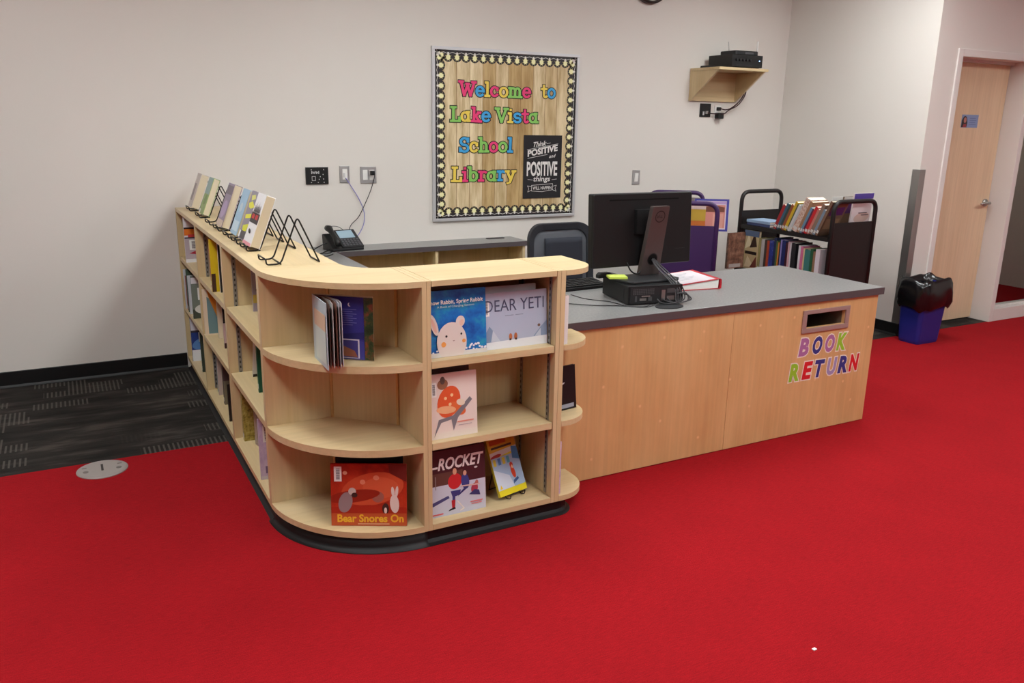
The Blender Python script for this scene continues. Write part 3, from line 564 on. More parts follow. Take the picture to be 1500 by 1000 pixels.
small_easel((0.842, YB + 0.062, 0.085), RAD(14), 'small black wire easel under the yellow picture book, bottom shelf of front bookcase')
bz = RAD(14); ex, ey = 0.842, YB + 0.062
book('yellow and pale blue picture book tilted on a small easel beside the hockey book', (ex + 0.004 * sin(bz), ey - 0.004 * cos(bz), 0.100), (RAD(-24), 0, bz), (0.15, 0.255, 0.012), (226, 208, 60), skate, sticker=False)
# ---- curved corner unit
bear = [('e', 0.55, 0.6, 0.42, 0.26, 12, (206, 84, 50)), ('e', 0.66, 0.62, 0.24, 0.17, 0, (214, 96, 60)), ('e', 0.42, 0.71, 0.035, 0.04, 0, (226, 140, 110)), ('e', 0.6, 0.78, 0.04, 0.04, 0, (226, 140, 110)), ('e', 0.62, 0.47, 0.08, 0.09, 0, (160, 96, 84)), ('e', 0.3, 0.48, 0.35, 0.1, 8, (150, 40, 22)), ('p', [(0.0, 0.2), (1, 0.2), (1, 0.3), (0.5, 0.34), (0, 0.3)], (170, 46, 26)),
        ('e', 0.19, 0.38, 0.09, 0.17, -14, (150, 130, 132)), ('e', 0.28, 0.56, 0.05, 0.06, -20, (206, 192, 184)), ('e', 0.31, 0.5, 0.04, 0.04, 0, (60, 40, 36)), ('e', 0.84, 0.36, 0.06, 0.15, 4, (226, 210, 200)), ('e', 0.82, 0.55, 0.022, 0.09, 6, (226, 210, 200)), ('e', 0.87, 0.56, 0.02, 0.09, -6, (226, 210, 200)), ('e', 0.72, 0.28, 0.045, 0.09, 0, (66, 40, 36)), ('e', 0.72, 0.25, 0.02, 0.05, 0, (226, 206, 196)), ('p', [(0.78, 0.86), (1, 0.72), (1, 1), (0.76, 1)], (110, 36, 28)),
        ('r', 0, 0, 1, 0.205, (190, 84, 44)), ('t', 'Bear Snores On', 0.08, 0.065, 0.17, 0.88, {'offset': 0.03}, (232, 180, 50)), ('r', 0.35, 0.025, 0.42, 0.012, (226, 180, 150)), ('e', 0.19, 0.86, 0.03, 0.03, 0, (230, 170, 140))]
book('red picture book titled Bear Snores On, bottom shelf of the rounded corner unit', (0.163, -2.747, 0.085), (RAD(-5), 0, RAD(-27)), (0.29, 0.248, 0.011), WCRED, bear, sticker=False, barcode=(0.045, 0.72, 0.10, 0.24))
book('black book standing behind the red Bear Snores On book', (0.195, -2.708, 0.085), (RAD(-5), 0, RAD(-27)), (0.26, 0.262, 0.014), (24, 22, 24), sticker=False)
# open book standing fanned on the corner shelf
t = thing('open_picture_book', 'tall picture book standing half open on the top shelf of the rounded corner unit', 'book', (0.148, -2.672, ZS[0]))
def leaf_wall(q, pts, z0, z1, th, mt):
    n = len(pts); P_ = [Vector((x, y, 0)) for x, y in pts]; Lf, Rt = [], []
    for i in range(n):
        tn = (P_[min(i + 1, n - 1)] - P_[max(i - 1, 0)]).normalized(); nn = Vector((-tn.y, tn.x, 0)) * th / 2
        Lf.append(P_[i] + nn); Rt.append(P_[i] - nn)
    q.prism([(p_.x, p_.y) for p_ in Lf] + [(p_.x, p_.y) for p_ in reversed(Rt)], z0, z1, mt)
q = MB(); leaf_wall(q, [(0, 0), (-0.004, -0.19)], 0.001, 0.243, 0.003, ink((176, 190, 196))); q.build('cover', t, label='pale front cover')
q = MB(); leaf_wall(q, [(0.004, 0.002), (0.182, -0.142)], 0.001, 0.243, 0.003, ink((214, 202, 176))); q.build('cover', t, label='cream back cover')
q = MB()
for k, e_ in enumerate([(0.01, -0.178), (0.022, -0.182), (0.034, -0.184), (0.044, -0.184), (0.054, -0.182)]):
    leaf_wall(q, [(0.002, -0.003), (0.02 + 0.006 * k, -0.05), (e_[0] + 0.008, -0.12), e_], 0.004, 0.238, 0.0016, ink([(92, 70, 60), (206, 200, 196), (120, 84, 70), (186, 184, 190), (200, 196, 200)][k]))
q.build('pages', t, label='fanned loose pages')
q = MB(); a_, b_ = Vector((0.006, -0.003)), Vector((0.152, -0.122)); leaf_wall(q, [(a_.x, a_.y - 0.003), (b_.x, b_.y - 0.003)], 0.004, 0.239, 0.002, ink((60, 58, 140))); 
dd = (b_ - a_).normalized(); nn = Vector((dd.y, -dd.x)); ln = (b_ - a_).length
X_ = Matrix(((dd.x, -nn.x, 0, a_.x + nn.x * 0.0014), (dd.y, -nn.y, 0, a_.y - 0.003 + nn.y * 0.0014), (0, 0, 1, 0.004), (0, 0, 0, 1)))
q2 = MB(); paint(q2, [('r', 0, 0.3, 1, 0.7, (48, 46, 128)), ('p', [(0, 0.35), (0.3, 0.6), (0.25, 1), (0, 1)], (24, 22, 60)), ('p', [(0.2, 0.33), (1, 0.33), (1, 0.45), (0.5, 0.4)], (34, 34, 100)), ('r', 0.3, 0.02, 0.6, 0.31, (206, 200, 216)), ('r', 0.32, 0.03, 0.55, 0.28, (66, 60, 130)), ('p', [(0.32, 0.06), (0.86, 0.04), (0.8, 0.14), (0.5, 0.24), (0.38, 0.26), (0.32, 0.2)], (150, 92, 70)), ('e', 0.72, 0.88, 0.035, 0.03, 0, (226, 224, 236)), ('e', 0.74, 0.885, 0.03, 0.027, 0, (48, 46, 128))] + [('r', 0.5 - 0.08 * (k % 2), 0.80 - 0.035 * k, 0.36, 0.007, (130, 128, 190)) for k in range(8)], ln, 0.235)
o_ = q.build('page_spread', t, label='night blue page'); q2.v = [tuple(X_ @ Vector(v)) for v in q2.v]; q2.build('page_print', o_)
q = MB(); c_, e_ = Vector((0.152, -0.122)), Vector((0.180, -0.1445)); leaf_wall(q, [(c_.x + 0.001, c_.y - 0.003), (e_.x, e_.y - 0.003)], 0.004, 0.239, 0.001, WCGREEN); q.build('endpaper', t, label='dark floral endpaper')
q = MB(); leaf_wall(q, [(-0.0062, -0.05), (-0.0078, -0.185)], 0.02, 0.14, 0.0008, ink((190, 204, 200))); leaf_wall(q, [(-0.006, -0.04), (-0.0078, -0.185)], 0.14, 0.2, 0.0008, ink((206, 176, 150))); q.build('cover_print', t)

# ---- end unit
book('black hardback face-out on the middle rounded shelf of the end unit', (1.10, -2.82, ZS[1]), (RAD(-6), 0, RAD(10)), (0.142, 0.19, 0.012), (20, 18, 20), [('e', 0.45, 0.6, 0.12, 0.02, 20, (200, 200, 206)), ('r', 0.1, 0.04, 0.8, 0.09, (150, 156, 170))], sticker=False)
book('thin lilac and maroon book on the bottom rounded shelf of the end unit', (1.108, -2.895, 0.085), (0, 0, RAD(90)), (0.16, 0.235, 0.012), WCLILAC, [('r', 0, 0.55, 1, 0.35, (110, 40, 70))], sticker=False)
book('white book on the upper rounded shelf of the end unit, against its side panel', (1.112, -2.905, ZS[0]), (0, 0, RAD(90)), (0.19, 0.2, 0.018), (226, 224, 222), sticker=False)

# ---- left run, seen along the rows (front covers face the camera)
def rowbook(lbl, x, y, z, size, cov, art=None, lean=0, **kw):
    return book(lbl, (x, y - size[2], z), (RAD(lean), 0, 0), size, cov, art, name=kw.pop('name', 'library_book'), **kw)
W1, W2, W3 = ZS[0], ZS[1], 0.085
rowbook('white, orange and red book facing out from the far bay, top shelf', 0.006, -0.30, W1, (0.21, 0.275, 0.012), (226, 222, 226), [('r', 0, 0.74, 1, 0.035, (30, 26, 28)), ('r', 0, 0.6, 1, 0.14, (226, 120, 40)), ('r', 0.1, 0.52, 0.8, 0.1, (200, 60, 60)), ('r', 0, 0.05, 1, 0.5, (190, 176, 184)), ('p', [(0.1, 0.2), (1, 0.1), (1, 0.5), (0.6, 0.36)], (180, 40, 60)), ('r', 0, 0.0, 1, 0.08, (236, 234, 236)), ('r', 0.55, 0.01, 0.45, 0.06, (70, 110, 180)), ('r', 0, 0.53, 1, 0.03, (50, 50, 60))], barcode=(0.12, 0.28, 0.22, 0.22))
rowbook('maroon book behind the white, orange and red book in the far bay', 0.01, -0.27, W1, (0.2, 0.265, 0.02), (150, 60, 70))
for i, (c_, h_, th_, x_) in enumerate([((196, 200, 206), .25, .02, 0.006), ((150, 54, 54), .22, .018, 0.008), ((70, 90, 74), .27, .014, .006), ((206, 208, 214), .24, .016, 0.006)]):
    rowbook('%s spine in the far bay, middle shelf, %s from the back wall' % (['grey', 'red', 'dark green', 'white'][i], ['first', 'second', 'third', 'fourth'][i]), x_, -0.10 - 0.06 * i, W2, (0.19, h_, th_), c_, group='books on the far bay middle shelf')
rowbook('grey book with purple stripe and white bear-like blot, far bay middle shelf', 0.006, -0.42, W2, (0.22, 0.262, 0.012), (120, 128, 118), [('r', 0, 0.82, 1, 0.14, (226, 222, 226)), ('r', 0.25, 0.84, 0.5, 0.09, (150, 80, 150)), ('r', 0, 0.0, 1, 0.22, (70, 76, 66)), ('e', 0.35, 0.22, 0.3, 0.12, 0, (222, 220, 214)), ('e', 0.55, 0.08, 0.2, 0.06, 0, (30, 30, 30))], barcode=(0.15, 0.44, 0.3, 0.28))
rowbook('white topped blue book facing out from the far bay, bottom shelf', 0.012, -0.17, W3, (0.2, 0.285, 0.012), (44, 66, 136), [('r', 0, 0.7, 1, 0.3, (220, 214, 222)), ('r', 0, 0.66, 1, 0.05, (60, 54, 60)), ('e', 0.3, 0.4, 0.3, 0.12, 20, (96, 140, 200)), ('r', 0, 0, 1, 0.26, (232, 232, 236)), ('p', [(0.3, 0.06), (0.6, 0.1), (0.5, 0.3), (0.4, 0.3)], (24, 24, 34))], barcode=(0.22, 0.44, 0.26, 0.22))
rowbook('dark green book at the near side of the far bay, bottom shelf', 0.03, -0.44, W3, (0.19, 0.25, 0.014), (56, 66, 56))
rowbook('blue-grey book at the far side of the far bay, bottom shelf', 0.03, -0.10, W3, (0.19, 0.24, 0.02), (90, 104, 130))
# second bay
rowbook('yellow book with a small black figure, second bay from the wall, top shelf', 0.004, -1.27, W1, (0.2, 0.268, 0.012), (216, 184, 30), [('p', [(0.5, 0.12), (0.62, 0.2), (0.8, 0.16), (0.72, 0.24), (0.9, 0.26), (0.7, 0.3), (0.62, 0.36), (0.55, 0.28), (0.4, 0.26)], (30, 28, 26)), ('r', 0.0, 0.0, 0.1, 0.35, (70, 44, 30)), ('e', 0.85, 0.03, 0.1, 0.05, 0, (226, 90, 110))])
rowbook('red spine behind the yellow book in the second bay, top shelf', 0.02, -1.14, W1, (0.19, 0.2, 0.018), (170, 60, 60))
rowbook('black and white book beside the yellow book, second bay top shelf', 0.038, -1.30, W1, (0.2, 0.265, 0.016), (34, 32, 34), None, spine=(214, 206, 214))
rowbook('cream book in the second bay middle shelf showing teal and orange wedges', 0.008, -0.86, W2, (0.16, 0.262, 0.012), (226, 206, 180), [('p', [(0.12, 0.03), (0.62, 0.03), (0.2, 0.8), (0.12, 0.84)], (110, 140, 144)), ('p', [(0.62, 0.03), (0.95, 0.03), (0.6, 0.97), (0.14, 0.97), (0.2, 0.8)], (228, 150, 54))])
rowbook('plain cream book leaning beside the teal and orange one, second bay middle shelf', 0.065, -0.955, W2, (0.17, 0.262, 0.018), (222, 206, 178))
rowbook('narrow black and pink book at the near side of the second bay, middle shelf', 0.055, -1.19, W2, (0.18, 0.25, 0.010), (196, 166, 164), [('r', 0, 0.55, 1, 0.45, (30, 24, 26)), ('r', 0, 0, 1, 0.12, (60, 30, 34))])
rowbook('blue-grey book at the far side of the second bay, bottom shelf', 0.05, -0.87, W3, (0.17, 0.29, 0.014), (110, 122, 134), [('r', 0, 0, 1, 0.14, (140, 176, 130))])
rowbook('pale pinkish book leaning in the second bay, bottom shelf', 0.045, -0.93, W3, (0.19, 0.285, 0.02), (196, 176, 168), [('p', [(0.1, 0.0), (0.6, 0.0), (0.3, 0.6), (0.1, 0.66)], (226, 206, 168))], lean=4)
rowbook('dark plum book at the near side of the second bay, bottom shelf', 0.045, -1.10, W3, (0.18, 0.27, 0.03), (84, 62, 64), [('r', 0, 0, 0.3, 0.5, (120, 110, 90))])
rowbook('thin black booklet near the divider of the second bay, bottom shelf', 0.02, -1.40, W3, (0.18, 0.2, 0.008), (40, 32, 30))
# third bay
rowbook('small purple-grey paperback with yellow base, third bay from the wall, top shelf', 0.10, -1.80, W1, (0.13, 0.245, 0.012), (166, 156, 170), [('p', [(0.1, 0.4), (0.9, 0.2), (1, 0.5), (0.3, 0.6)], (100, 84, 76)), ('r', 0, 0.16, 1, 0.16, (206, 180, 84)), ('r', 0.2, 0.02, 0.4, 0.14, (220, 220, 220)), ('r', 0.5, 0.0, 0.5, 0.14, (50, 50, 48))], spine=(176, 168, 184))
rowbook('white pamphlet with black marks leaning against the green book, third bay middle shelf', 0.085, -1.76, W2, (0.15, 0.2, 0.008), (222, 220, 220), [('p', [(0.3, 0.3), (0.8, 0.2), (0.7, 0.7), (0.4, 0.6)], (110, 106, 108)), ('r', 0, 0, 0.9, 0.08, (40, 34, 34))], lean=20)
rowbook('tall dark green hardback in the third bay, middle shelf', 0.062, -2.00, W2, (0.2, 0.29, 0.018), (24, 84, 60))
rowbook('book with a gold patterned cover in the third bay, bottom shelf', 0.035, -1.69, W3, (0.19, 0.245, 0.03), WCGOLD, None, spine=WCGOLD)
rowbook('grey booklet at the far side of the third bay, bottom shelf', 0.05, -1.645 - 0.03, W3, (0.16, 0.25, 0.006), (140, 140, 138))
for i in range(4): rowbook('thin cream book, %s of four beside the gold patterned one, third bay bottom' % ['first', 'second', 'third', 'last'][i], 0.075 + 0.004 * i, -1.775 - 0.022 * i, W3, (0.19, 0.246 - 0.003 * i, 0.012), [(196, 176, 156), (180, 156, 150), (200, 186, 160), (176, 150, 140)][i], group='thin cream books in the third bay')
rowbook('lilac and white book at the near edge of the third bay, bottom shelf', 0.012, -2.19, W3, (0.2, 0.278, 0.016), WCLILAC, [('r', 0.1, 0.1, 0.6, 0.12, (120, 100, 140)), ('r', 0, 0, 1, 0.06, (214, 206, 216))], barcode=(0.08, 0.62, 0.14, 0.28), spine=(214, 198, 216))

# ---- wire easels and the books on them, along the top of the left run
def easel(y, label):
    t = thing('book_easel', label, 'easel', (0.095, y, HT), (0, 0, 0), 'black wire easels on the left bookcases')
    q = MB(); w_ = 0.067; r = 0.0034
    for s in (-w_, w_):
        q.tube(rounded([(-0.045, s, 0.024), (-0.043, s, 0.004), (0.012, s, 0.004), (0.085, s, 0.185), (0.165, s, 0.004)], 0.02, 6), r, WIRE, 6)
    q.tube([(-0.045, -w_, 0.024), (-0.045, w_, 0.024)], r, WIRE, 6); q.tube([(0.165, -w_, 0.004), (0.165, w_, 0.004)], r, WIRE, 6); q.tube([(0.012, -w_, 0.004), (0.012, w_, 0.004)], r, WIRE, 6)
    q.build('wire_frame', t, smooth=True); return t
def onesel(y, lbl, size, cov, art, **kw):
    """book leaning back on an easel, cover towards the aisle (-X)"""
    return book(lbl, (0.103 - 0.93 * size[2], y + size[0] / 2, HT + 0.0068), (RAD(-21), 0, RAD(-90)), size, cov, art, name='novel', sticker=False, pages=flat((206, 193, 167), 0.8, 0, 0.2, 'tan_pages'), **kw)
EY = [-0.22, -0.60, -0.96, -1.22, -1.50, -1.71, -1.93, -2.31]
EL = ['under the cream novel nearest the wall', 'under the green novel', 'standing empty between the green and the purple novel', 'under the purple-grey novel', 'under the light blue novel', 'under the yellow lettered novel', 'under the black and white novel', 'standing empty nearest the camera']
for y, l_ in zip(EY, EL): easel(y, 'black wire easel ' + l_)
onesel(-0.22, 'pale novel on the wire easel nearest the back wall', (0.14, 0.212, 0.045), (206, 196, 190), [('r', 0.1, 0.2, 0.5, 0.5, (150, 140, 140))])
onesel(-0.60, 'light green novel on a wire easel on the left bookcase', (0.145, 0.215, 0.036), (150, 176, 110), [('r', 0, 0.55, 1, 0.45, (150, 180, 176)), ('r', 0.0, 0.0, 0.3, 0.12, (230, 230, 226)), ('e', 0.6, 0.4, 0.3, 0.14, 20, (120, 150, 80))])
onesel(-1.22, 'purple-grey novel on a wire easel on the left bookcase', (0.15, 0.225, 0.04), (150, 136, 156), [('e', 0.5, 0.4, 0.4, 0.2, 20, (176, 156, 190)), ('r', 0, 0, 1, 0.16, (206, 186, 170)), ('r', 0, 0.75, 1, 0.2, (110, 100, 110))])
onesel(-1.50, 'light blue novel on a wire easel on the left bookcase', (0.15, 0.225, 0.02), (156, 190, 214), [('r', 0.1, 0.08, 0.8, 0.22, (196, 216, 230)), ('e', 0.5, 0.6, 0.2, 0.1, 0, (190, 206, 216))])
onesel(-1.71, 'grey novel with bright yellow brush lettering on a wire easel', (0.155, 0.23, 0.022), (140, 134, 150), [('p', [(0.15, 0.9), (0.6, 0.94), (0.75, 0.86), (0.3, 0.8)], (222, 220, 120)), ('p', [(0.1, 0.74), (0.5, 0.8), (0.9, 0.7), (0.5, 0.64), (0.2, 0.66)], (226, 222, 60)), ('p', [(0.1, 0.5), (0.8, 0.56), (0.9, 0.48), (0.2, 0.42)], (226, 222, 60)), ('p', [(0.2, 0.28), (0.9, 0.36), (0.8, 0.2), (0.3, 0.16)], (214, 214, 50)), ('r', 0.1, 0.02, 0.8, 0.16, (70, 66, 74)), ('r', 0, 0.03, 0.18, 0.14, (236, 236, 236))])
onesel(-1.93, 'white novel with a black and red band on the near wire easel', (0.155, 0.232, 0.042), (228, 226, 226), [('r', 0, 0.42, 1, 0.2, (34, 26, 28)), ('r', 0.12, 0.5, 0.3, 0.09, (190, 40, 44)), ('r', 0.55, 0.5, 0.3, 0.09, (190, 40, 44))] + [('p', [(0.1 + 0.1 * k, 0.62), (0.18 + 0.1 * k, 0.64), (0.14 + 0.1 * k, 0.78 + 0.03 * (k % 3))], (60, 56, 60)) for k in range(8)] + [('e', 0.4, 0.26, 0.16, 0.04, -10, (40, 36, 38)), ('r', 0, 0, 1, 0.06, (226, 150, 160))])

# ================================================================== book trucks
def truck(name_label, loc, rz, col, length, width):
    """double shelf truck: long axis local y (0 near end .. length far end), open sides at local x=0 and x=width"""
    t = thing('book_truck', name_label, 'book cart', loc, (0, 0, rz)); m = flat(col, 0.45, 0, 0.4, 'powder_coated_steel')
    for y in (0.0, length):
        q = MB(); r = 0.016
        q.tube(rounded([(r, y, 0.12), (r, y, 1.105), (width - r, y, 1.105), (width - r, y, 0.12)], 0.075, 8), r, m, 12)
        fr_ = q.build('end_frame', t, smooth=True)
        q = MB(); q.box(2 * r - 0.006, width - 2 * r + 0.006, y - 0.004, y + 0.004, 0.12, 0.958, m); q.build('end_panel', fr_)
    for z in (0.855, 0.515, 0.17):
        q = MB(); y0, y1 = 0.02, length - 0.02
        q.box(0.012, width - 0.012, y0, y1, z - 0.004, z, m); q.box(0.010, 0.016, y0, y1, z - 0.03, z, m); q.box(width - 0.016, width - 0.010, y0, y1, z - 0.03, z, m)
        q.box(width / 2 - 0.004, width / 2 + 0.004, y0, y1, z, z + (0.03 if z > 0.8 else 0.16), m); q.build('shelf', t)
    for x in (0.02, width - 0.02):
        for y in (0.0, length):
            q = MB(); q.tube([(x, y, 0.12), (x, y, 0.085)], 0.012, STEEL, 8); wx, wy = x + (0.045 if x > width / 2 else 0.03), y - 0.03; q.box(x - 0.016, wx + 0.016, wy - 0.012, y + 0.02, 0.083, 0.095, BLK2); q.box(wx - 0.017, wx - 0.013, wy - 0.015, wy + 0.015, 0.035, 0.084, BLK2); q.box(wx + 0.013, wx + 0.017, wy - 0.015, wy + 0.015, 0.035, 0.084, BLK2)
            c_ = q.build('caster', t); q = MB(); Xr_ = Matrix.Translation((wx, wy, 0.0415)) @ Matrix.Rotation(RAD(90), 4, 'Y')
            q.lathe([(0.008, -0.012), (0.036, -0.012), (0.0405, -0.006), (0.0405, 0.006), (0.036, 0.012), (0.008, 0.012)], BRUB, seg=18, X=Xr_); q.build('wheel', c_, smooth=False)
    return t
truck('black steel book truck full of books beside the right side wall', (4.085, -1.60, 0), 0, (24, 20, 20), 0.90, 0.46)
TZ1, TZ2, TX, NEAR = 0.855, 0.515, 4.10, -1.60
ORD = ['first', 'second', 'third', 'fourth', 'fifth', 'sixth', 'seventh', 'eighth', 'ninth', 'tenth', 'eleventh', 'twelfth', 'thirteenth', 'fourteenth', 'fifteenth', 'sixteenth', 'seventeenth', 'eighteenth', 'nineteenth', 'twentieth', 'twenty-first', 'twenty-second', 'twenty-third']
top_row = [('crimson', (158, 30, 36), .20, .026), ('steel blue', (60, 96, 120), .215, .020), ('dark teal', (50, 70, 66), .21, .018), ('rust brown', (150, 80, 50), .21, .022), ('yellow', (206, 170, 40), .235, .022), ('olive', (90, 96, 60), .22, .010), ('white', (206, 206, 206), .215, .016), ('pale grey', (186, 192, 196), .22, .014), ('thick floral cream', WCFLOR, .265, .044), ('tan', (160, 120, 90), .25, .022), ('slim sky blue', (100, 140, 166), .205, .018), ('plum', (96, 50, 76), .2, .014), ('bright red', (196, 36, 44), .215, .024), ('salmon pink', (196, 120, 110), .2, .018), ('taupe', (140, 116, 100), .24, .026), ('slate blue', (120, 138, 156), .2, .02), ('brown and purple', (120, 92, 74), .27, .02)]
y = -1.05; TH = RAD(24)
for i, (nm, c_, h_, th_) in enumerate(top_row):
    th_ *= 1.06; y -= th_ / cos(TH) + 0.001
    book('%s book leaning, %s from far end, upper row of black truck' % (nm, ORD[i]), (TX, y, TZ1 + 0.001), (TH, 0, 0), (0.17, h_, th_), c_, [('r', 0.1, 0.6, 0.8, 0.24, (84, 40, 100)), ('r', 0.1, 0.2, 0.8, 0.3, (150, 116, 90))] if i == 16 else None, name='library_book', group='leaning books on the upper row of the black truck', spine=c_)
# tall picture books behind that row, seen above it
book('tall brown book with a purple panel behind the upper row of the black truck', (4.34, -1.44, TZ1), (RAD(8), 0, 0), (0.17, 0.272, 0.012), (112, 84, 62), [('r', 0.1, 0.55, 0.8, 0.3, (84, 40, 100)), ('r', 0.0, 0.9, 1, 0.1, (206, 202, 196))], name='library_book', sticker=False)
book("large white book with a purple strip behind the black truck's near handle", (4.345, -1.535, TZ1), (RAD(5), 0, 0), (0.2, 0.30, 0.012), (216, 204, 206), [('r', 0, 0.87, 1, 0.13, (84, 66, 150)), ('e', 0.55, 0.42, 0.4, 0.12, 8, (206, 176, 166)), ('r', 0.35, 0.52, 0.45, 0.022, (70, 56, 66)), ('r', 0.5, 0.47, 0.4, 0.02, (70, 56, 66))], name='library_book', sticker=False)
book('white covered book at the far part of the upper row, tallest behind the floral one', (4.33, -1.36, TZ1), (RAD(6), 0, 0), (0.18, 0.262, 0.012), (216, 214, 210), None, name='library_book', sticker=False)
# books lying flat at the far end of the upper shelf
for k, (nm, c_) in enumerate((('dark blue', (60, 70, 110)), ('pale blue', (150, 176, 206)))):
    o_ = thing('library_book', '%s book lying flat on the black truck\'s far end, %s' % (nm, ('bottom of its pair', 'top of its pair')[k]), 'book', (4.12, -1.0, TZ1 + 0.022 * k + 0.001), (0, 0, 0.03 * k), 'books lying flat on the black truck')
    q = MB(); q.box(0, 0.18, 0, 0.24, 0, 0.002, ink(c_)); q.box(0, 0.18, 0, 0.24, 0.018, 0.02, ink(c_)); q.box(0, 0.003, 0, 0.24, 0.002, 0.018, ink(c_)); q.build('cover', o_)
    q = MB(); q.box(0.0035, 0.176, 0.003, 0.237, 0.0022, 0.0178, PAPER); q.build('pages', o_)
low_row = [('olive and cream', (150, 140, 90), .255, .022), ('grey and white', (176, 170, 166), .25, .034), ('dark brown', (70, 56, 50), .25, .026), ('orange-red', (176, 70, 40), .245, .022), ('galaxy blue', WCSKY, .25, .040), ('navy', (34, 44, 80), .275, .026), ('moss green', (84, 106, 56), .255, .014), ('orange', (206, 130, 60), .245, .012), ('black', (30, 30, 36), .25, .012), ('lavender edged', (140, 130, 190), .27, .012), ('royal navy', (30, 40, 96), .265, .034), ('dark maroon', (70, 30, 40), .255, .024), ('pink and white', (206, 160, 166), .265, .014), ('plain white', (206, 200, 204), .26, .014), ('charcoal', (36, 36, 40), .26, .040), ('slim white', (214, 214, 220), .25, .018), ('rose pink', (206, 110, 150), .245, .022), ('cream', (214, 196, 150), .235, .016), ('thick teal', (64, 120, 116), .23, .05), ('forest green', (40, 90, 60), .24, .022), ('brown and cream', (140, 110, 84), .225, .024), ('thick white', (216, 210, 218), .245, .038)]
y = -0.925
for i, (nm, c_, h_, th_) in enumerate(low_row):
    y -= th_ + 0.0015 + (0.03 if i == 15 else 0)
    art = None
    book('%s spine, %s from far end, lower row of black truck' % (nm, ORD[i]), (TX + 0.002 * (i % 3), y, TZ2 + 0.001), (0, 0, 0), (0.17, h_, th_), c_, art, name='library_book', group='books on the lower row of the black truck', spine=c_)
book('cream and black patterned book facing outwards at the far end of the black truck', (TX + 0.004, -0.765, TZ2 + 0.001), (0, 0, RAD(-90)), (0.155, 0.30, 0.02), (206, 186, 140), [('p', [(0.05, 0.5), (0.5, 0.62), (0.3, 0.96)], (236, 226, 190)), ('p', [(0.4, 0.55), (0.9, 0.6), (0.7, 0.98)], (60, 44, 36)), ('r', 0.1, 0.38, 0.8, 0.08, (40, 32, 28)), ('p', [(0.1, 0.04), (0.8, 0.06), (0.3, 0.34)], (236, 220, 180)), ('p', [(0.5, 0.04), (0.95, 0.06), (0.9, 0.36)], (120, 60, 50)), ('r', 0, 0.85, 1, 0.15, (90, 110, 140))], name='library_book', sticker=False)
# patterned item standing outwards at the truck's far lower corner
book('brown illustrated book jutting out past the far left end of the black truck', (3.925, -0.78, 0.5165), (0, 0, 0), (0.17, 0.28, 0.02), WCBROWN, [('r', 0.12, 0.03, 0.7, 0.1, (176, 166, 160))], name='library_book', sticker=False)

truck('purple steel book truck behind the computer monitor', (2.845, -1.19, 0), RAD(-35), (60, 34, 82), 0.90, 0.44)
PR = Matrix.Translation((2.845, -1.19, 0)) @ Matrix.Rotation(RAD(-35), 4, 'Z')
def onpurple(lbl, x, y, z, size, cov, art, rx=0, rz=0):
    p_ = PR @ Vector((x, y, z)); return book(lbl, tuple(p_), (RAD(rx), 0, RAD(-35 + rz)), size, cov, art, name='library_book', sticker=False)
onpurple('orange and yellow picture book seen through the purple truck handle', 0.10, 0.10, 0.856, (0.26, 0.235, 0.012), (214, 120, 50), [('r', 0, 0.52, 0.62, 0.3, (222, 96, 44)), ('r', 0.62, 0.52, 0.38, 0.4, (196, 160, 60)), ('r', 0, 0.85, 1, 0.15, (206, 180, 176))], rx=-4)
onpurple('blue framed picture book jutting out to the right of the purple truck', 0.33, 0.56, 0.856, (0.245, 0.232, 0.012), (66, 66, 150), [('r', 0.05, 0.06, 0.88, 0.88, (206, 196, 206)), ('r', 0.05, 0.1, 0.85, 0.72, (196, 130, 120)), ('p', [(0.3, 0.6), (0.88, 0.6), (0.88, 0.75), (0.6, 0.8), (0.3, 0.75)], (110, 64, 50)), ('r', 0.55, 0.1, 0.3, 0.45, (206, 150, 136)), ('r', 0.05, 0.84, 0.88, 0.08, (176, 150, 196))], rx=-4, rz=0)
onpurple('grey-brown book at the far end of the purple truck', 0.08, 0.72, 0.856, (0.3, 0.225, 0.02), (130, 120, 116), None, rx=0)

# ================================================================== computer and desk items
D = ZD
t = thing('computer_monitor', 'large black flat monitor seen from behind, standing on the small black computer', 'monitor', (1.93, -2.27, D + 0.0935)); mz = D + 0.0935
tilt = RAD(3)
MX = Matrix.Translation((0, 0.0, 0.235)) @ Matrix.Rotation(-tilt, 4, 'X')
q = MB(); mw, mh = 0.613, 0.362
q.loft([[(x * s_, yy, z * s_) for x, z in rrect(-mw / 2, mw / 2, -mh / 2, mh / 2, 0.008)] for s_, yy in ((1.0, 0.014), (1.0, -0.016), (0.99, -0.024), (0.975, -0.027))], BLACK, X=MX)
hs = q.build('monitor_housing', t, bevel=0.001)
q = MB(); q.box(-0.295, 0.295, 0.0142, 0.0148, -0.165, 0.172, flat((8, 9, 12), 0.12, 0, 0.6, 'dark_screen'), MX); q.build('screen', t)
q = MB(); q.box(-0.21, 0.215, -0.0285, -0.0265, 0.145, 0.1515, flat((6, 6, 6), 0.6, 0, 0.2, 'vent_black'), MX); q.box(0.20, 0.265, -0.029, -0.0265, -0.108, -0.105, BLK2, MX); q.build('vent_slot', hs)
q = MB(); q.box(-0.06, 0.06, -0.05, -0.027, -0.02, 0.10, BLACK, MX); q.build('mount_plate', t)
SC_ = flat((86, 76, 74), 0.35, 0.3, 0.5, 'grey_metallic_plastic')
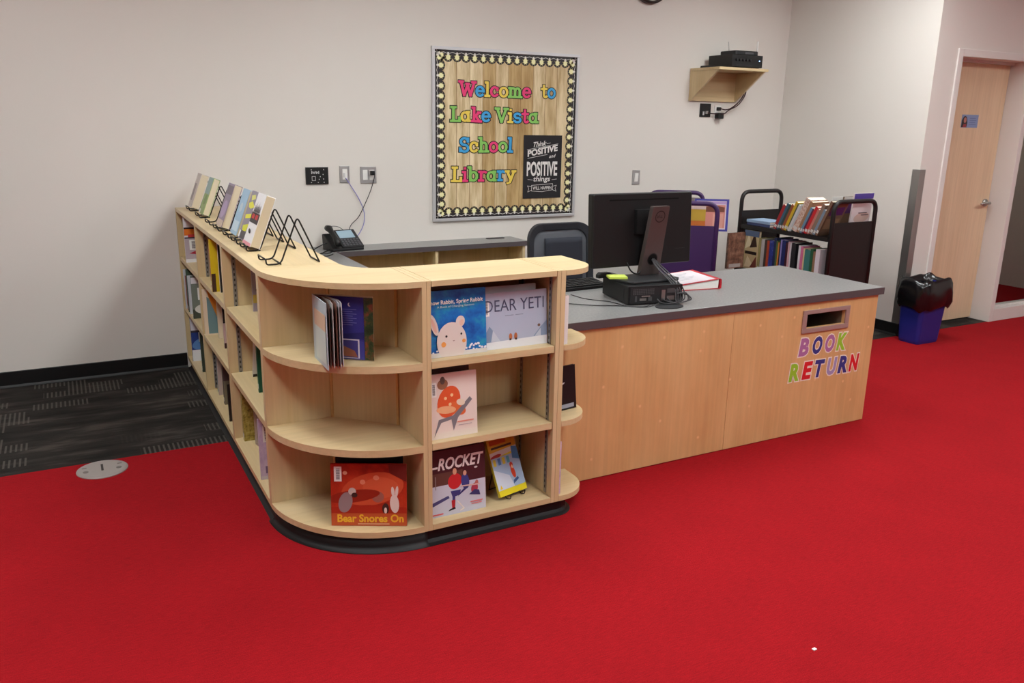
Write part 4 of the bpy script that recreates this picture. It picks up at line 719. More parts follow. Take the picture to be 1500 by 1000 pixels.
# stand column leaning back, with a cable hole near its foot
q = MB(); lean = 0.07
def cp(x, z, yb): return (0.022 + x, -0.062 - lean * z / 0.36 + yb, z)
sec = []
for z, hw in ((0.012, 0.060), (0.20, 0.054), (0.352, 0.0505), (0.360, 0.049)):
    sec.append([cp(-hw, z, 0), cp(hw, z, 0), cp(hw, z, 0.028), cp(-hw, z, 0.028)])
q.loft(sec, SC_); col_ = q.build('stand_column', t, bevel=0.002, label='grey metallic stand column')
ang = math.atan(lean / 0.36); XCOL = Matrix.Translation((0.022, -0.062, 0)) @ Matrix.Rotation(ang, 4, 'X')
def ring(q, cx, cz, r0, r1, y, mt, n=28):
    o_ = [(cx + r1 * cos(2 * pi * k / n), y, cz + r1 * sin(2 * pi * k / n)) for k in range(n)]; i_ = [(cx + r0 * cos(2 * pi * k / n), y, cz + r0 * sin(2 * pi * k / n)) for k in range(n)]
    q.add(o_ + i_, [(k, (k + 1) % n, n + (k + 1) % n, n + k) for k in range(n)], mt, XCOL)
q = MB(); LG = flat((40, 36, 36), 0.3, 0.4, 0.5, 'dark_emblem'); ring(q, 0, 0.315, 0.0255, 0.030, -0.0012, LG)
tq = MB(); addtext(tq, 'D', -0.021, 0.3085, -0.0013, 0.018, LG, offset=0.02, hscale=0.8); addtext(tq, 'E', -0.0095, 0.3085, -0.0013, 0.018, LG, offset=0.02, hscale=0.8, slope=0.45); addtext(tq, 'LL', 0.002, 0.3085, -0.0013, 0.018, LG, offset=0.02, hscale=0.8)
for v_, f_ in ((tq.v, tq.f),): q.add(v_, f_, LG, XCOL)
q.build('round_emblem', col_, label='round emblem reading DELL')
q = MB(); n = 24; q.add([(0.027 * cos(2 * pi * k / n), -0.0012, 0.095 + 0.027 * sin(2 * pi * k / n)) for k in range(n)], [tuple(range(n))], flat((8, 8, 8), 0.7, 0, 0.2, 'cable_hole_dark'), XCOL); ring(q, 0, 0.095, 0.026, 0.031, -0.0018, BLACK); q.build('cable_hole', col_)
q = MB(); bp = [(-0.215, -0.05), (-0.195, -0.185), (-0.175, -0.205), (0.09, -0.21), (0.11, -0.19), (0.115, -0.03), (0.10, -0.015), (-0.195, -0.015)]
q.prism(bp, 0.0005, 0.012, BLK2); q.build('stand_base', t, bevel=0.003)
# small form-factor computer
t = thing('desktop_computer', 'small black desktop computer lying under the monitor, its rear panel facing out', 'computer', (1.868, -2.387, D), (0, 0, RAD(-10)))
q = MB(); q.box(-0.145, 0.145, -0.146, 0.146, 0.004, 0.093, BLACK); q.box(-0.13, -0.10, -0.13, 0.13, 0, 0.004, BRUB); q.box(0.10, 0.13, -0.13, 0.13, 0, 0.004, BRUB); q.build('case', t, bevel=0.003)
q = MB(); GP = flat((90, 90, 92), 0.4, 0.5, 0.5, 'port_metal'); q.box(-0.135, 0.135, -0.1485, -0.1462, 0.01, 0.086, BLK2)
for r_ in range(4):
    for c_ in range(12): q.box(-0.12 + c_ * 0.0095, -0.1135 + c_ * 0.0095, -0.1492, -0.1486, 0.052 + r_ * 0.0075, 0.057 + r_ * 0.0075, GP)
for k, (x0, x1, z0, z1) in enumerate([(-0.11, -0.10, 0.018, 0.045), (-0.085, -0.05, 0.022, 0.034), (-0.04, -0.02, 0.02, 0.04), (0.03, 0.05, 0.02, 0.07), (0.06, 0.10, 0.055, 0.075), (0.06, 0.10, 0.02, 0.04), (0.108, 0.126, 0.03, 0.07), (-0.075, -0.03, 0.04, 0.046)]): q.box(x0, x1, -0.151, -0.1486, z0, z1, STEEL if k % 2 else GP)
q.build('rear_panel', t, label='dark rear panel with metal ports'); q = MB(); q.box(-0.1462, -0.1452, -0.10, -0.085, 0.02, 0.075, BLK2); q.build('side_vent', t)
# cables of the computer
CAB = flat((66, 64, 66), 0.5, 0, 0.3, 'grey_cable')
t = thing('computer_cables', 'bundle of dark cables hanging from the stand hole to the back of the computer', 'cable', (1.955, -2.36, D))
q = MB(); hole = Vector((1.952, -2.362, mz + 0.092))
rng = random.Random(11)
for k in range(5):
    ex_ = 1.86 + 0.03 * k
    q.tube(smoothpath([hole + Vector((0.004 * (k - 2), 0.004, 0.004 * (k % 2))), hole + Vector((0.009 * (k - 2), -0.05, -0.03 - 0.004 * (k % 2))), Vector((1.965 + 0.011 * (k - 2), -2.535 - 0.006 * (k % 3), D + 0.085)), Vector((1.968 + 0.014 * (k - 2), -2.565, D + 0.03)), Vector((1.95 + 0.012 * (k - 2), -2.58 + 0.004 * k, D + 0.010)), Vector((ex_, -2.565 + 0.004 * k, D + 0.012 + 0.006 * (k % 2))), Vector((ex_ - 0.02, -2.548, D + 0.03))]), 0.0032, CAB, 7)
for k in range(3): q.tube(smoothpath([Vector((1.95 + 0.02 * k, -2.56, D + 0.05)), Vector((1.985 + 0.012 * k, -2.585, D + 0.055 - 0.01 * k)), Vector((1.995 + 0.008 * k, -2.59, D + 0.02)), Vector((1.93, -2.60, D + 0.012))]), 0.003, CAB, 7)
rel(q, t).build('cable_bundle', t, smooth=True)
t = thing('keyboard_cable', 'thin black cable lying across the left part of the grey desk', 'cable', (1.6, -2.45, D))
q = MB(); q.tube(smoothpath([(1.35, -2.27, D + 0.0035), (1.46, -2.36, D + 0.0035), (1.55, -2.44, D + 0.0035), (1.66, -2.50, D + 0.0035), (1.74, -2.57, D + 0.0035), (1.80, -2.57, D + 0.006), (1.86, -2.556, D + 0.015)]), 0.0022, WIRE, 6)
q.tube(smoothpath([(1.585, -2.18, D + 0.003), (1.60, -2.30, D + 0.003), (1.67, -2.40, D + 0.003), (1.685, -2.50, D + 0.003), (1.75, -2.56, D + 0.003), (1.81, -2.556, D + 0.01)]), 0.002, WIRE, 6); rel(q, t).build('cable_run', t, smooth=True)
t = thing('monitor_cable', 'black cable hanging from the bottom of the monitor towards the stand', 'cable', (1.86, -2.29, D + 0.16))
q = MB(); q.tube(smoothpath([(1.83, -2.305, mz + 0.075), (1.845, -2.325, mz + 0.035), (1.88, -2.335, mz + 0.022), (1.92, -2.330, mz + 0.06)]), 0.004, WIRE, 7); rel(q, t).build('cable_run', t, smooth=True)
# keyboard, mouse, note pad
t = thing('keyboard', 'black computer keyboard on the desk behind the end unit', 'keyboard', (1.66, -2.03, D), (0, 0, RAD(4)))
q = MB(); q.prism([(-0.07, 0.0), (0.07, 0.0), (0.07, 0.03), (-0.07, 0.014)], -0.22, 0.22, BLACK, 'x'); q.build('base', t, bevel=0.002)
for r_ in range(5):
    q = MB()
    for k in range(15): z = 0.016 + 0.0029 * r_ + 0.0025; q.box(-0.205 + k * 0.0275, -0.205 + k * 0.0275 + 0.0235, -0.055 + r_ * 0.024, -0.055 + r_ * 0.024 + 0.02, z - 0.004, z + 0.004, BLK2)
    q.build('key_row', t)
t = thing('note_pad', 'bright yellow-green sticky note pad on the monitor foot', 'note pad', (1.745, -2.345, mz + 0.0125), (0, 0, RAD(-22)))
q = MB(); q.box(-0.045, 0.045, -0.038, 0.038, 0, 0.009, flat((208, 226, 96), 0.7, 0, 0.2, 'sticky_note_paper')); q.build('paper_block', t); q = MB(); q.box(-0.045, 0.045, -0.038, 0.038, 0.0092, 0.0096, flat((216, 232, 110), 0.7, 0, 0.2, 'sticky_note_paper')); q.build('top_sheet', t)
t = thing('stapler', 'small black desk item lying behind the sticky notes on the computer', 'desk item', (1.735, -2.255, D + 0.0932), (0, 0, RAD(8)))
q = MB(); q.prism([(-0.05, 0.0), (0.05, 0.0), (0.05, 0.012), (0.02, 0.026), (-0.035, 0.028), (-0.05, 0.018)], -0.014, 0.014, BLACK, 'y'); q.build('body', t, bevel=0.004)
# red binder
t = thing('ring_binder', 'red ring binder with a white printed cover sheet, flat on the grey desk', 'binder', (2.285, -2.195, D), (0, 0, RAD(-9)))
RB = flat((186, 30, 44), 0.35, 0, 0.5, 'red_vinyl'); bw_, bd_ = 0.30, 0.285
q = MB(); q.box(-bw_ / 2, bw_ / 2, -bd_ / 2, bd_ / 2, 0, 0.003, RB); q.build('back_board', t)
q = MB(); q.prism([(-bw_ / 2, 0.022), (bw_ / 2 - 0.001, 0.052), (bw_ / 2 - 0.001, 0.055), (-bw_ / 2, 0.025)], -bd_ / 2, bd_ / 2, RB, 'y'); cv = q.build('front_board', t, bevel=0.001)
sl = 0.03 / bw_; a_ = -bw_ / 2
q = MB(); zz = lambda x: 0.0255 + (x - a_) * sl; q.poly([(a_ + 0.012, -bd_ / 2 + 0.012, zz(a_ + 0.012)), (0.125, -bd_ / 2 + 0.012, zz(0.125)), (0.125, bd_ / 2 - 0.012, zz(0.125)), (a_ + 0.012, bd_ / 2 - 0.012, zz(a_ + 0.012))], flat((214, 208, 212), 0.5, 0, 0.3, 'cover_paper'))
for k in range(6):
    y_ = bd_ / 2 - 0.07 - k * 0.026; x0, x1 = -0.09 + 0.015 * (k % 2), 0.07 - 0.02 * (k % 3); q.poly([(x0, y_, zz(x0) + 0.0004), (x1, y_, zz(x1) + 0.0004), (x1, y_ + 0.006, zz(x1) + 0.0004), (x0, y_ + 0.006, zz(x0) + 0.0004)], ink((140, 140, 150)))
q.build('cover_sheet', cv, label='white printed cover sheet')
q = MB(); q.prism([(0.148, 0.0), (0.155, 0.004), (0.157, 0.027), (0.155, 0.050), (0.148, 0.055), (0.146, 0.05), (0.146, 0.004)], -bd_ / 2, bd_ / 2, RB, 'y'); q.build('spine', t)
q = MB(); q.prism([(-0.14, 0.0035), (0.14, 0.0035), (0.14, 0.049), (-0.14, 0.0215)], -bd_ / 2 + 0.006, bd_ / 2 - 0.006, PAPW, 'y'); q.build('pages', t)

# ================================================================== chair
t = thing('office_chair', 'black mesh-backed swivel office chair behind the desk', 'chair', (2.11, -1.42, 0))
MESH_ = flat((92, 94, 100), 0.85, 0, 0.2, 'mesh_fabric')
def bent(x, z): return 0.20 + 0.03 * cos(x * 6.0) - 0.03 + 0.06 * (z - 0.55) ** 2 + 0.05 * (z - 0.55)
op = rrect(-0.235, 0.235, 0.50, 1.0, 0.10, 8); ip = rrect(-0.195, 0.195, 0.545, 0.955, 0.075, 8)
q = MB(); n = len(op)
vs = [(x, bent(x, z) - 0.02, z) for x, z in op] + [(x, bent(x, z) - 0.012, z) for x, z in ip] + [(x, bent(x, z) + 0.015, z) for x, z in op] + [(x, bent(x, z) + 0.01, z) for x, z in ip]
fs = [(k, (k + 1) % n, n + (k + 1) % n, n + k) for k in range(n)] + [(2 * n + k, 3 * n + k, 3 * n + (k + 1) % n, 2 * n + (k + 1) % n) for k in range(n)] + [(k, 2 * n + k, 2 * n + (k + 1) % n, (k + 1) % n) for k in range(n)] + [(n + k, n + (k + 1) % n, 3 * n + (k + 1) % n, 3 * n + k) for k in range(n)]
q.add(vs, fs, flat((38, 40, 46), 0.5, 0, 0.4, 'chair_frame_plastic')); q.build('back_frame', t, bevel=0.004)
def grid(fn, u0, u1, v0, v1, nu, nv, mt):
    q = MB(); vs = [fn(u0 + (u1 - u0) * i / nu, v0 + (v1 - v0) * j / nv) for j in range(nv + 1) for i in range(nu + 1)]
    q.add(vs, [(j * (nu + 1) + i, j * (nu + 1) + i + 1, (j + 1) * (nu + 1) + i + 1, (j + 1) * (nu + 1) + i) for j in range(nv) for i in range(nu)], mt); return q
q = MB(); q.poly([(x, bent(x, z), z) for x, z in rrect(-0.197, 0.197, 0.543, 0.957, 0.076, 8)], MESH_); q.build('back_mesh', t)
q = grid(lambda u, v: (u, bent(u, v) + 0.022, v), -0.12, 0.15, 0.62, 0.91, 8, 8, flat((44, 46, 54), 0.7, 0, 0.2, 'lumbar_pad')); q.v += []; o_ = q.build('lumbar_pad', t, smooth=True)
sd = o_.modifiers.new('s', 'SOLIDIFY'); sd.thickness = 0.012
o_.location.y = -0.045
for s_ in (-1, 1): q = MB(); q.tube(rounded([(s_ * 0.05, 0.19, 0.62), (s_ * 0.05, 0.24, 0.50), (s_ * 0.04, 0.12, 0.44), (s_ * 0.03, 0.0, 0.43)], 0.06), 0.014, BLACK, 8); q.build('back_support', t, smooth=True)
q = MB(); q.loft([[(x, y_ , z) for x, y_ in rrect(-hw, hw, -0.25, 0.2, 0.09, 6)] for z, hw in ((0.44, 0.21), (0.455, 0.24), (0.49, 0.245), (0.51, 0.22))], flat((30, 30, 33), 0.85, 0, 0.2, 'black_upholstery')); q.build('seat', t, smooth=True)
for s_ in (-1, 1):
    q = MB(); q.tube(rounded([(s_ * 0.2, 0.0, 0.44), (s_ * 0.29, 0.0, 0.44), (s_ * 0.29, 0.0, 0.66)], 0.05), 0.014, BLACK, 8); q.box(s_ * 0.29 - 0.035, s_ * 0.29 + 0.035, -0.13, 0.11, 0.655, 0.685, BLACK); q.build('armrest', t, bevel=0.004)
q = MB(); q.tube([(0, 0, 0.09), (0, 0, 0.28)], 0.03, BLACK, 12); q.tube([(0, 0, 0.28), (0, 0, 0.438)], 0.016, STEEL, 12); q.build('gas_column', t, smooth=False)
q = MB()
for k in range(5): a = RAD(72 * k + 20); q.tube([(0, 0, 0.11), (0.3 * cos(a), 0.3 * sin(a), 0.075)], [0.026, 0.016], BLACK, 8)
q.build('star_base', t)
for k in range(5):
    a = RAD(72 * k + 20); q = MB(); Xc_ = Matrix.Translation((0.3 * cos(a), 0.3 * sin(a), 0.029)) @ Matrix.Rotation(a, 4, 'Z') @ Matrix.Rotation(RAD(90), 4, 'X')
    q.lathe([(0.006, -0.02), (0.026, -0.02), (0.029, -0.012), (0.029, 0.012), (0.026, 0.02), (0.006, 0.02)], BRUB, seg=16, X=Xc_); q.tube([(0.3 * cos(a), 0.3 * sin(a), 0.03), (0.3 * cos(a), 0.3 * sin(a), 0.08)], 0.008, BLK2, 6); q.build('caster', t)

# ================================================================== bulletin board
bx0, bx1, bz0, bz1 = 1.756, 2.976, 0.888, 2.108
t = thing('bulletin_board', 'square bulletin board with a wood plank print and coloured welcome letters', 'bulletin board', (2.366, -0.001, bz0)); BOARD = t
AL = flat((206, 206, 208), 0.35, 0.4, 0.5, 'silver_frame'); fw = 0.022
q = MB(); q.box(bx0, bx1, -0.022, -0.001, bz0, bz0 + fw, AL); q.box(bx0, bx1, -0.022, -0.001, bz1 - fw, bz1, AL); q.box(bx0, bx0 + fw, -0.022, -0.001, bz0 + fw, bz1 - fw, AL); q.box(bx1 - fw, bx1, -0.022, -0.001, bz0 + fw, bz1 - fw, AL)
rel(q, t).build('board_frame', t, bevel=0.002)
q = MB(); q.box(bx0 + fw, bx1 - fw, -0.012, -0.002, bz0 + fw, bz1 - fw, PLANK); rel(q, t).build('backing_paper', t)
BB = ink((44, 40, 42)); GLOW = ink((168, 158, 104)); BULB = ink((238, 234, 182)); WHT = ink((226, 222, 214)); RING = ink((96, 84, 60))
def side_strip(p0, dirv, inward, ln, n):
    """scalloped border strip: dirv along, inward toward the board centre"""
    q = MB(); y = -0.0128; wd = 0.046; pitch = ln / n
    P = lambda a, b, k: (p0[0] + dirv[0] * a + inward[0] * b, y - k * 0.00025, p0[1] + dirv[1] * a + inward[1] * b)
    out = [P(0, 0, 0)]
    q.poly([P(0, 0, 0), P(ln, 0, 0), P(ln, wd, 0), P(0, wd, 0)], BB)
    for i in range(n):
        c = pitch * (i + 0.5)
        q.poly([P(c + pitch * 0.52 * cos(a * pi / 10), wd + 0.034 * sin(a * pi / 10), 1) for a in range(11)], BB)
        pts = []
        for a in range(16):
            r = (0.033 if a % 2 else 0.017); pts.append(P(c + r * 0.86 * cos(a * pi / 8), 0.048 + r * 0.92 * sin(a * pi / 8), 2))
        q.poly(pts, GLOW)
        q.poly([P(c + 0.016 * cos(a * pi / 8), 0.048 + 0.019 * sin(a * pi / 8), 3) for a in range(16)], BULB)
        q.poly([P(c - 0.006, 0.014, 4), P(c + 0.006, 0.014, 4), P(c + 0.006, 0.033, 4), P(c - 0.006, 0.033, 4)], WHT)
        for k in range(6):
            a0 = c + pitch * (k / 6 - 0.5); a1 = a0 + pitch / 6; s0 = 0.016 + 0.008 * abs(sin(pi * k / 6)) * 1; s1 = 0.016 + 0.008 * abs(sin(pi * (k + 1) / 6))
            q.poly([P(a0, s0 - 0.003, 5), P(a1, s1 - 0.003, 5), P(a1, s1, 5), P(a0, s0, 5)], WHT)
    return q
m0, m1, n0, n1 = bx0 + fw, bx1 - fw, bz0 + fw, bz1 - fw
for p0, dv, inn in (((m0, n1), (1, 0), (0, -1)), ((m0, n0), (1, 0), (0, 1)), ((m0, n0), (0, 1), (1, 0)), ((m1, n0), (0, 1), (-1, 0))):
    rel(side_strip(p0, dv, inn, m1 - m0, 17), t).build('scalloped_border', t, label='black border strip with printed light bulbs')
# slab-serif cut-out letters drawn as strokes (unit: x-height 0.68, cap 1.0)
def A_(cx, cy, rx, ry, a0, a1, n=14): return [(cx + rx * cos(RAD(a0 + (a1 - a0) * k / n)), cy + ry * sin(RAD(a0 + (a1 - a0) * k / n))) for k in range(n + 1)]
def sf(x, y, w=0.15): return [(x - w, y), (x + w, y)]
G = {
 'W': (1.15, [[(0.12, 1), (0.36, 0)], [(0.36, 0), (0.58, 0.8)], [(0.58, 0.8), (0.8, 0)], [(0.8, 0), (1.04, 1)], sf(0.12, 1, 0.13), sf(1.02, 1, 0.13), sf(0.58, 0.86, 0.1)]),
 'L': (0.72, [[(0.22, 1), (0.22, 0)], [(0.05, 0), (0.66, 0)], [(0.64, 0), (0.64, 0.26)], sf(0.22, 1)]),
 'V': (0.86, [[(0.12, 1), (0.43, 0)], [(0.43, 0), (0.74, 1)], sf(0.12, 1, 0.13), sf(0.74, 1, 0.13)]),
 'S': (0.72, [A_(0.36, 0.74, 0.25, 0.25, 20, 270) + A_(0.36, 0.25, 0.27, 0.25, 90, -160), [(0.6, 0.98), (0.6, 0.74)], [(0.08, 0.02), (0.08, 0.26)]]),
 'e': (0.66, [A_(0.33, 0.33, 0.25, 0.33, 0, 318), [(0.08, 0.35), (0.58, 0.35)]]),
 'l': (0.40, [[(0.2, 1), (0.2, 0)], sf(0.2, 0), [(0.06, 1), (0.2, 1)]]),
 'c': (0.64, [A_(0.33, 0.33, 0.25, 0.33, 40, 320), [(0.53, 0.6), (0.53, 0.44)]]),
 'o': (0.68, [A_(0.34, 0.33, 0.26, 0.33, 0, 360, 20)]),
 'm': (1.06, [[(0.17, 0.66), (0.17, 0)], A_(0.34, 0.42, 0.17, 0.24, 180, 0) + [(0.51, 0)], A_(0.68, 0.42, 0.17, 0.24, 180, 0) + [(0.85, 0)], sf(0.17, 0, 0.13), sf(0.51, 0, 0.1), sf(0.87, 0, 0.13), [(0.05, 0.66), (0.17, 0.66)]]),
 't': (0.52, [[(0.24, 0.92), (0.24, 0.12)] + A_(0.36, 0.14, 0.12, 0.14, 180, 330), [(0.06, 0.64), (0.46, 0.64)]]),
 'a': (0.72, [A_(0.31, 0.31, 0.23, 0.31, 0, 360, 18), [(0.54, 0.66), (0.54, 0.0)], [(0.5, 0.0), (0.68, 0.0)], [(0.46, 0.66), (0.6, 0.66)]]),
 'k': (0.74, [[(0.2, 1), (0.2, 0)], [(0.2, 0.3), (0.54, 0.66)], [(0.32, 0.42), (0.58, 0)], sf(0.2, 0), sf(0.6, 0, 0.11), sf(0.54, 0.66, 0.1), [(0.06, 1), (0.2, 1)]]),
 'i': (0.40, [[(0.2, 0.66), (0.2, 0)], sf(0.2, 0), [(0.06, 0.66), (0.2, 0.66)], [(0.19, 0.93), (0.21, 0.93)]]),
 's': (0.60, [A_(0.3, 0.49, 0.2, 0.17, 20, 270) + A_(0.3, 0.17, 0.22, 0.17, 90, -160)]),
 'h': (0.76, [[(0.2, 1), (0.2, 0)], A_(0.39, 0.4, 0.19, 0.26, 180, 0) + [(0.58, 0)], sf(0.2, 0, 0.13), sf(0.6, 0, 0.12), [(0.06, 1), (0.2, 1)]]),
 'b': (0.70, [[(0.17, 1), (0.17, 0)], A_(0.38, 0.32, 0.23, 0.32, 0, 360, 18), [(0.04, 1), (0.17, 1)]]),
 'r': (0.58, [[(0.2, 0.66), (0.2, 0)], A_(0.4, 0.42, 0.2, 0.24, 180, 50), sf(0.2, 0), [(0.06, 0.66), (0.2, 0.66)]]),
 'y': (0.76, [[(0.14, 0.66), (0.38, 0.05)], [(0.62, 0.66), (0.34, -0.2), (0.16, -0.26)], sf(0.14, 0.66, 0.11), sf(0.62, 0.66, 0.11)]),
}
def stroke(q, pts, hw, y, mt, X):
    """constant-width ribbon along pts, square ends"""
    closed = abs(pts[0][0] - pts[-1][0]) + abs(pts[0][1] - pts[-1][1]) < 1e-4 and len(pts) > 3
    P_ = [Vector(p_) for p_ in (pts[:-1] if closed else pts)]; n = len(P_); Lf, Rt = [], []
    if not closed:
        d0 = (P_[0] - P_[1]).normalized(); d1 = (P_[-1] - P_[-2]).normalized(); P_[0] = P_[0] + d0 * hw * 0.75; P_[-1] = P_[-1] + d1 * hw * 0.75
    for i in range(n):
        a = P_[i - 1] if (i or closed) else P_[i]; b = P_[(i + 1) % n] if (i < n - 1 or closed) else P_[i]
        d = (b - a).normalized(); nn = Vector((-d.y, d.x)) * hw; Lf.append(P_[i] + nn); Rt.append(P_[i] - nn)
    vs = [X(p_.x, p_.y, y) for p_ in Lf] + [X(p_.x, p_.y, y) for p_ in Rt]
    q.add(vs, [(i, (i + 1) % n, n + (i + 1) % n, n + i) for i in range(n if closed else n - 1)], mt)
LCOL = {'p': (226, 62, 118), 'b': (64, 160, 214), 'y': (228, 200, 84), 'g': (134, 196, 96)}
OUT = ink((36, 34, 34))
def word(s, cols, x0, x1, zb, cap):
    tot = sum(G[c][0] for c in s); k = (x1 - x0) / tot; x = x0
    for ch, c_ in zip(s, cols):
        adv, st = G[ch]; q = MB(); tl = random.uniform(-0.03, 0.03); X = lambda u, v, y: (x + u * k - v * cap * tl, y, zb + v * cap + u * k * tl)
        sc_ = (k + cap) / 2
        hk, hw = 0.15, 0.092
        for j, p_ in enumerate(st): stroke(q, p_, hk, -0.0142 - 0.00004 * j, OUT, X)
        for j, p_ in enumerate(st): stroke(q, p_, hw, -0.0150 - 0.00004 * j, ink(LCOL[c_]), X)
        rel(q, BOARD).build('letter_cutout', BOARD); x += adv * k
word('Welcome', 'pbypygp', 1.965, 2.558, 1.785, 0.093); word('to', 'yb', 2.645, 2.772, 1.788, 0.092)
word('Lake', 'gypb', 1.895, 2.222, 1.606, 0.094); word('Vista', 'gybpg', 2.260, 2.626, 1.604, 0.094)
word('School', 'bygpgb', 1.966, 2.410, 1.390, 0.096); word('Library', 'ypgpgby', 1.902, 2.440, 1.180, 0.096)
# chalkboard poster
px0, px1, pz0, pz1 = 2.503, 2.842, 1.036, 1.510
q = MB(); q.box(px0, px1, -0.0170, -0.0160, pz0, pz1, CHALK); po = rel(q, BOARD).build('poster', BOARD, label='black chalkboard style poster with white lettering')
CH = ink((222, 218, 214)); q = MB(); yp = -0.0174; pc = (px0 + px1) / 2
addtext(q, 'Think', pc - 0.085, pz1 - 0.088, yp, 0.052, CH, width=0.115, offset=0.015, shear=0.35, slope=0.12)
addtext(q, 'POSITIVE', px0 + 0.035, pz1 - 0.158, yp, 0.062, CH, width=0.265, offset=0.04, slope=0.17)
addtext(q, 'and', px0 + 0.225, pz1 - 0.170, yp, 0.036, CH, width=0.06, offset=0.01, shear=0.3, slope=0.12)
addtext(q, 'POSITIVE', px0 + 0.030, pz1 - 0.300, yp, 0.145, CH, width=0.272, offset=0.03)
addtext(q, 'things', px0 + 0.09, pz1 - 0.345, yp, 0.055, CH, width=0.15, offset=0.012, shear=0.2)
addtext(q, 'WILL HAPPEN', px0 + 0.085, pz1 - 0.408, yp, 0.036, CH, width=0.17, offset=0.01)
def bar(x0, z0, x1, z1, hw=0.0014):
    d = Vector((x1 - x0, z1 - z0)).normalized(); n = Vector((-d.y, d.x)) * hw
    q.poly([(x0 + n.x, yp, z0 + n.y), (x0 - n.x, yp, z0 - n.y), (x1 - n.x, yp, z1 - n.y), (x1 + n.x, yp, z1 + n.y)], CH)
bar(px0 + 0.03, pz1 - 0.108, px0 + 0.305, pz1 - 0.063); bar(px0 + 0.035, pz1 - 0.172, px0 + 0.21, pz1 - 0.143); bar(pc + 0.03, pz1 - 0.062, pc + 0.065, pz1 - 0.056)
for s_ in (-1, 1): bar(pc + s_ * 0.085, pz1 - 0.335, pc + s_ * 0.13, pz1 - 0.33)
rib = [(-0.095, -0.375), (0.095, -0.365), (0.095, -0.412), (0.0, -0.425), (-0.095, -0.418), (-0.095, -0.375)]
for a, b in zip(rib[:-1], rib[1:]): bar(pc + a[0], pz1 + a[1], pc + b[0], pz1 + b[1])
for s_ in (-1, 1):
    tl_ = [(0.095, -0.385), (0.13, -0.378), (0.118, -0.4), (0.128, -0.425), (0.095, -0.412)]
    for a, b in zip(tl_[:-1], tl_[1:]): bar(pc + s_ * a[0], pz1 + a[1], pc + s_ * b[0], pz1 + b[1])
rel(q, BOARD).build('poster_lettering', po)

# ================================================================== wall plates, switch, clock
t = thing('control_panel', 'black wall plate with small white symbols above the telephone', 'wall plate', (0.915, -0.001, 1.232))
q = MB(); q.box(-0.077, 0.077, -0.012, 0, -0.056, 0.056, BLACK); q.build('plate', t, bevel=0.002); q = MB(); WP = ink((206, 206, 206))
for k in range(7): q.box(-0.04 + k * 0.008, -0.035 + k * 0.008, -0.0126, -0.0122, 0.012 + 0.004 * (k % 2), 0.032 - 0.003 * (k % 3), WP)
for x, z in ((-0.04, 0.04), (0.045, 0.04), (0.04, 0.008), (0.02, -0.006), (0.012, -0.024), (0.042, -0.022), (-0.042, -0.044), (0.005, -0.044), (0.045, -0.044)): q.box(x - 0.003, x + 0.003, -0.0126, -0.0122, z - 0.003, z + 0.003, WP)
for a in ((-0.038, -0.012, -0.006, -0.003), (-0.038, -0.012, -0.033, -0.03), (-0.038, -0.035, -0.033, -0.003), (-0.015, -0.012, -0.033, -0.003)): q.box(a[0], a[1], -0.0126, -0.0122, a[2], a[3], WP)
q.build('symbols', t, label='white printed symbols')
PLATE = flat((186, 184, 184), 0.35, 0.6, 0.5, 'steel_plate'); WPL = flat((232, 230, 226), 0.4, 0, 0.4, 'white_plastic')
t = thing('data_outlet', 'steel wall plate with white data jacks and a lilac cable, right of the black plate', 'wall plate', (1.107, -0.001, 1.239))
q = MB(); q.box(-0.035, 0.035, -0.007, 0, -0.057, 0.057, PLATE); q.build('plate', t, bevel=0.002); q = MB(); q.box(-0.017, 0.017, -0.011, -0.0072, -0.035, 0.035, WPL); q.box(-0.012, 0.0, -0.016, -0.0112, -0.02, 0.01, flat((206, 204, 204), 0.4)); q.build('jack', t)
t = thing('power_outlet', 'double steel wall plate with a black plug, above the telephone', 'wall plate', (1.276, -0.001, 1.232))
q = MB(); q.box(-0.058, 0.058, -0.007, 0, -0.057, 0.057, PLATE); q.build('plate', t, bevel=0.002)
for x in (-0.024, 0.024): q = MB(); q.box(x - 0.017, x + 0.017, -0.010, -0.0072, -0.034, 0.034, WPL); q.build('socket', t, bevel=0.001)
t = thing('light_switch', 'steel wall plate with a white rocker switch right of the monitor top', 'light switch', (3.577, -0.001, 1.18))
q = MB(); q.box(-0.037, 0.037, -0.007, 0, -0.058, 0.058, PLATE); q.build('plate', t, bevel=0.002); q = MB(); q.prism([(-0.0072, -0.034), (-0.009, -0.034), (-0.014, 0.034), (-0.0072, 0.034)], -0.017, 0.017, WPL, 'x'); q.build('rocker', t)
t = thing('wall_clock', 'round dark-rimmed wall clock at the top edge of the picture', 'clock', (3.61, -0.001, 2.695))
Xw = Matrix.Rotation(RAD(90), 4, 'X')
q = MB(); q.lathe([(0.155, 0.0), (0.178, 0.004), (0.178, 0.035), (0.165, 0.045), (0.155, 0.040), (0.155, 0.02)], flat((46, 36, 34), 0.4), seg=48, X=Xw); q.build('rim', t, smooth=False)
q = MB(); q.lathe([(0.002, 0.018), (0.156, 0.018), (0.156, 0.022), (0.002, 0.022)], PAPW, seg=48, X=Xw); q.build('dial', t)
q = MB(); q.box(-0.004, 0.004, -0.026, -0.024, -0.02, 0.08, BLACK); q.box(-0.02, 0.11, -0.029, -0.027, -0.003, 0.003, BLACK)
for k in range(12): a = k * pi / 6; q.box(0.135 * sin(a) - 0.004, 0.135 * sin(a) + 0.004, -0.0226, -0.0222, 0.135 * cos(a) - 0.008, 0.135 * cos(a) + 0.008, BLACK)
q.build('hands', t)
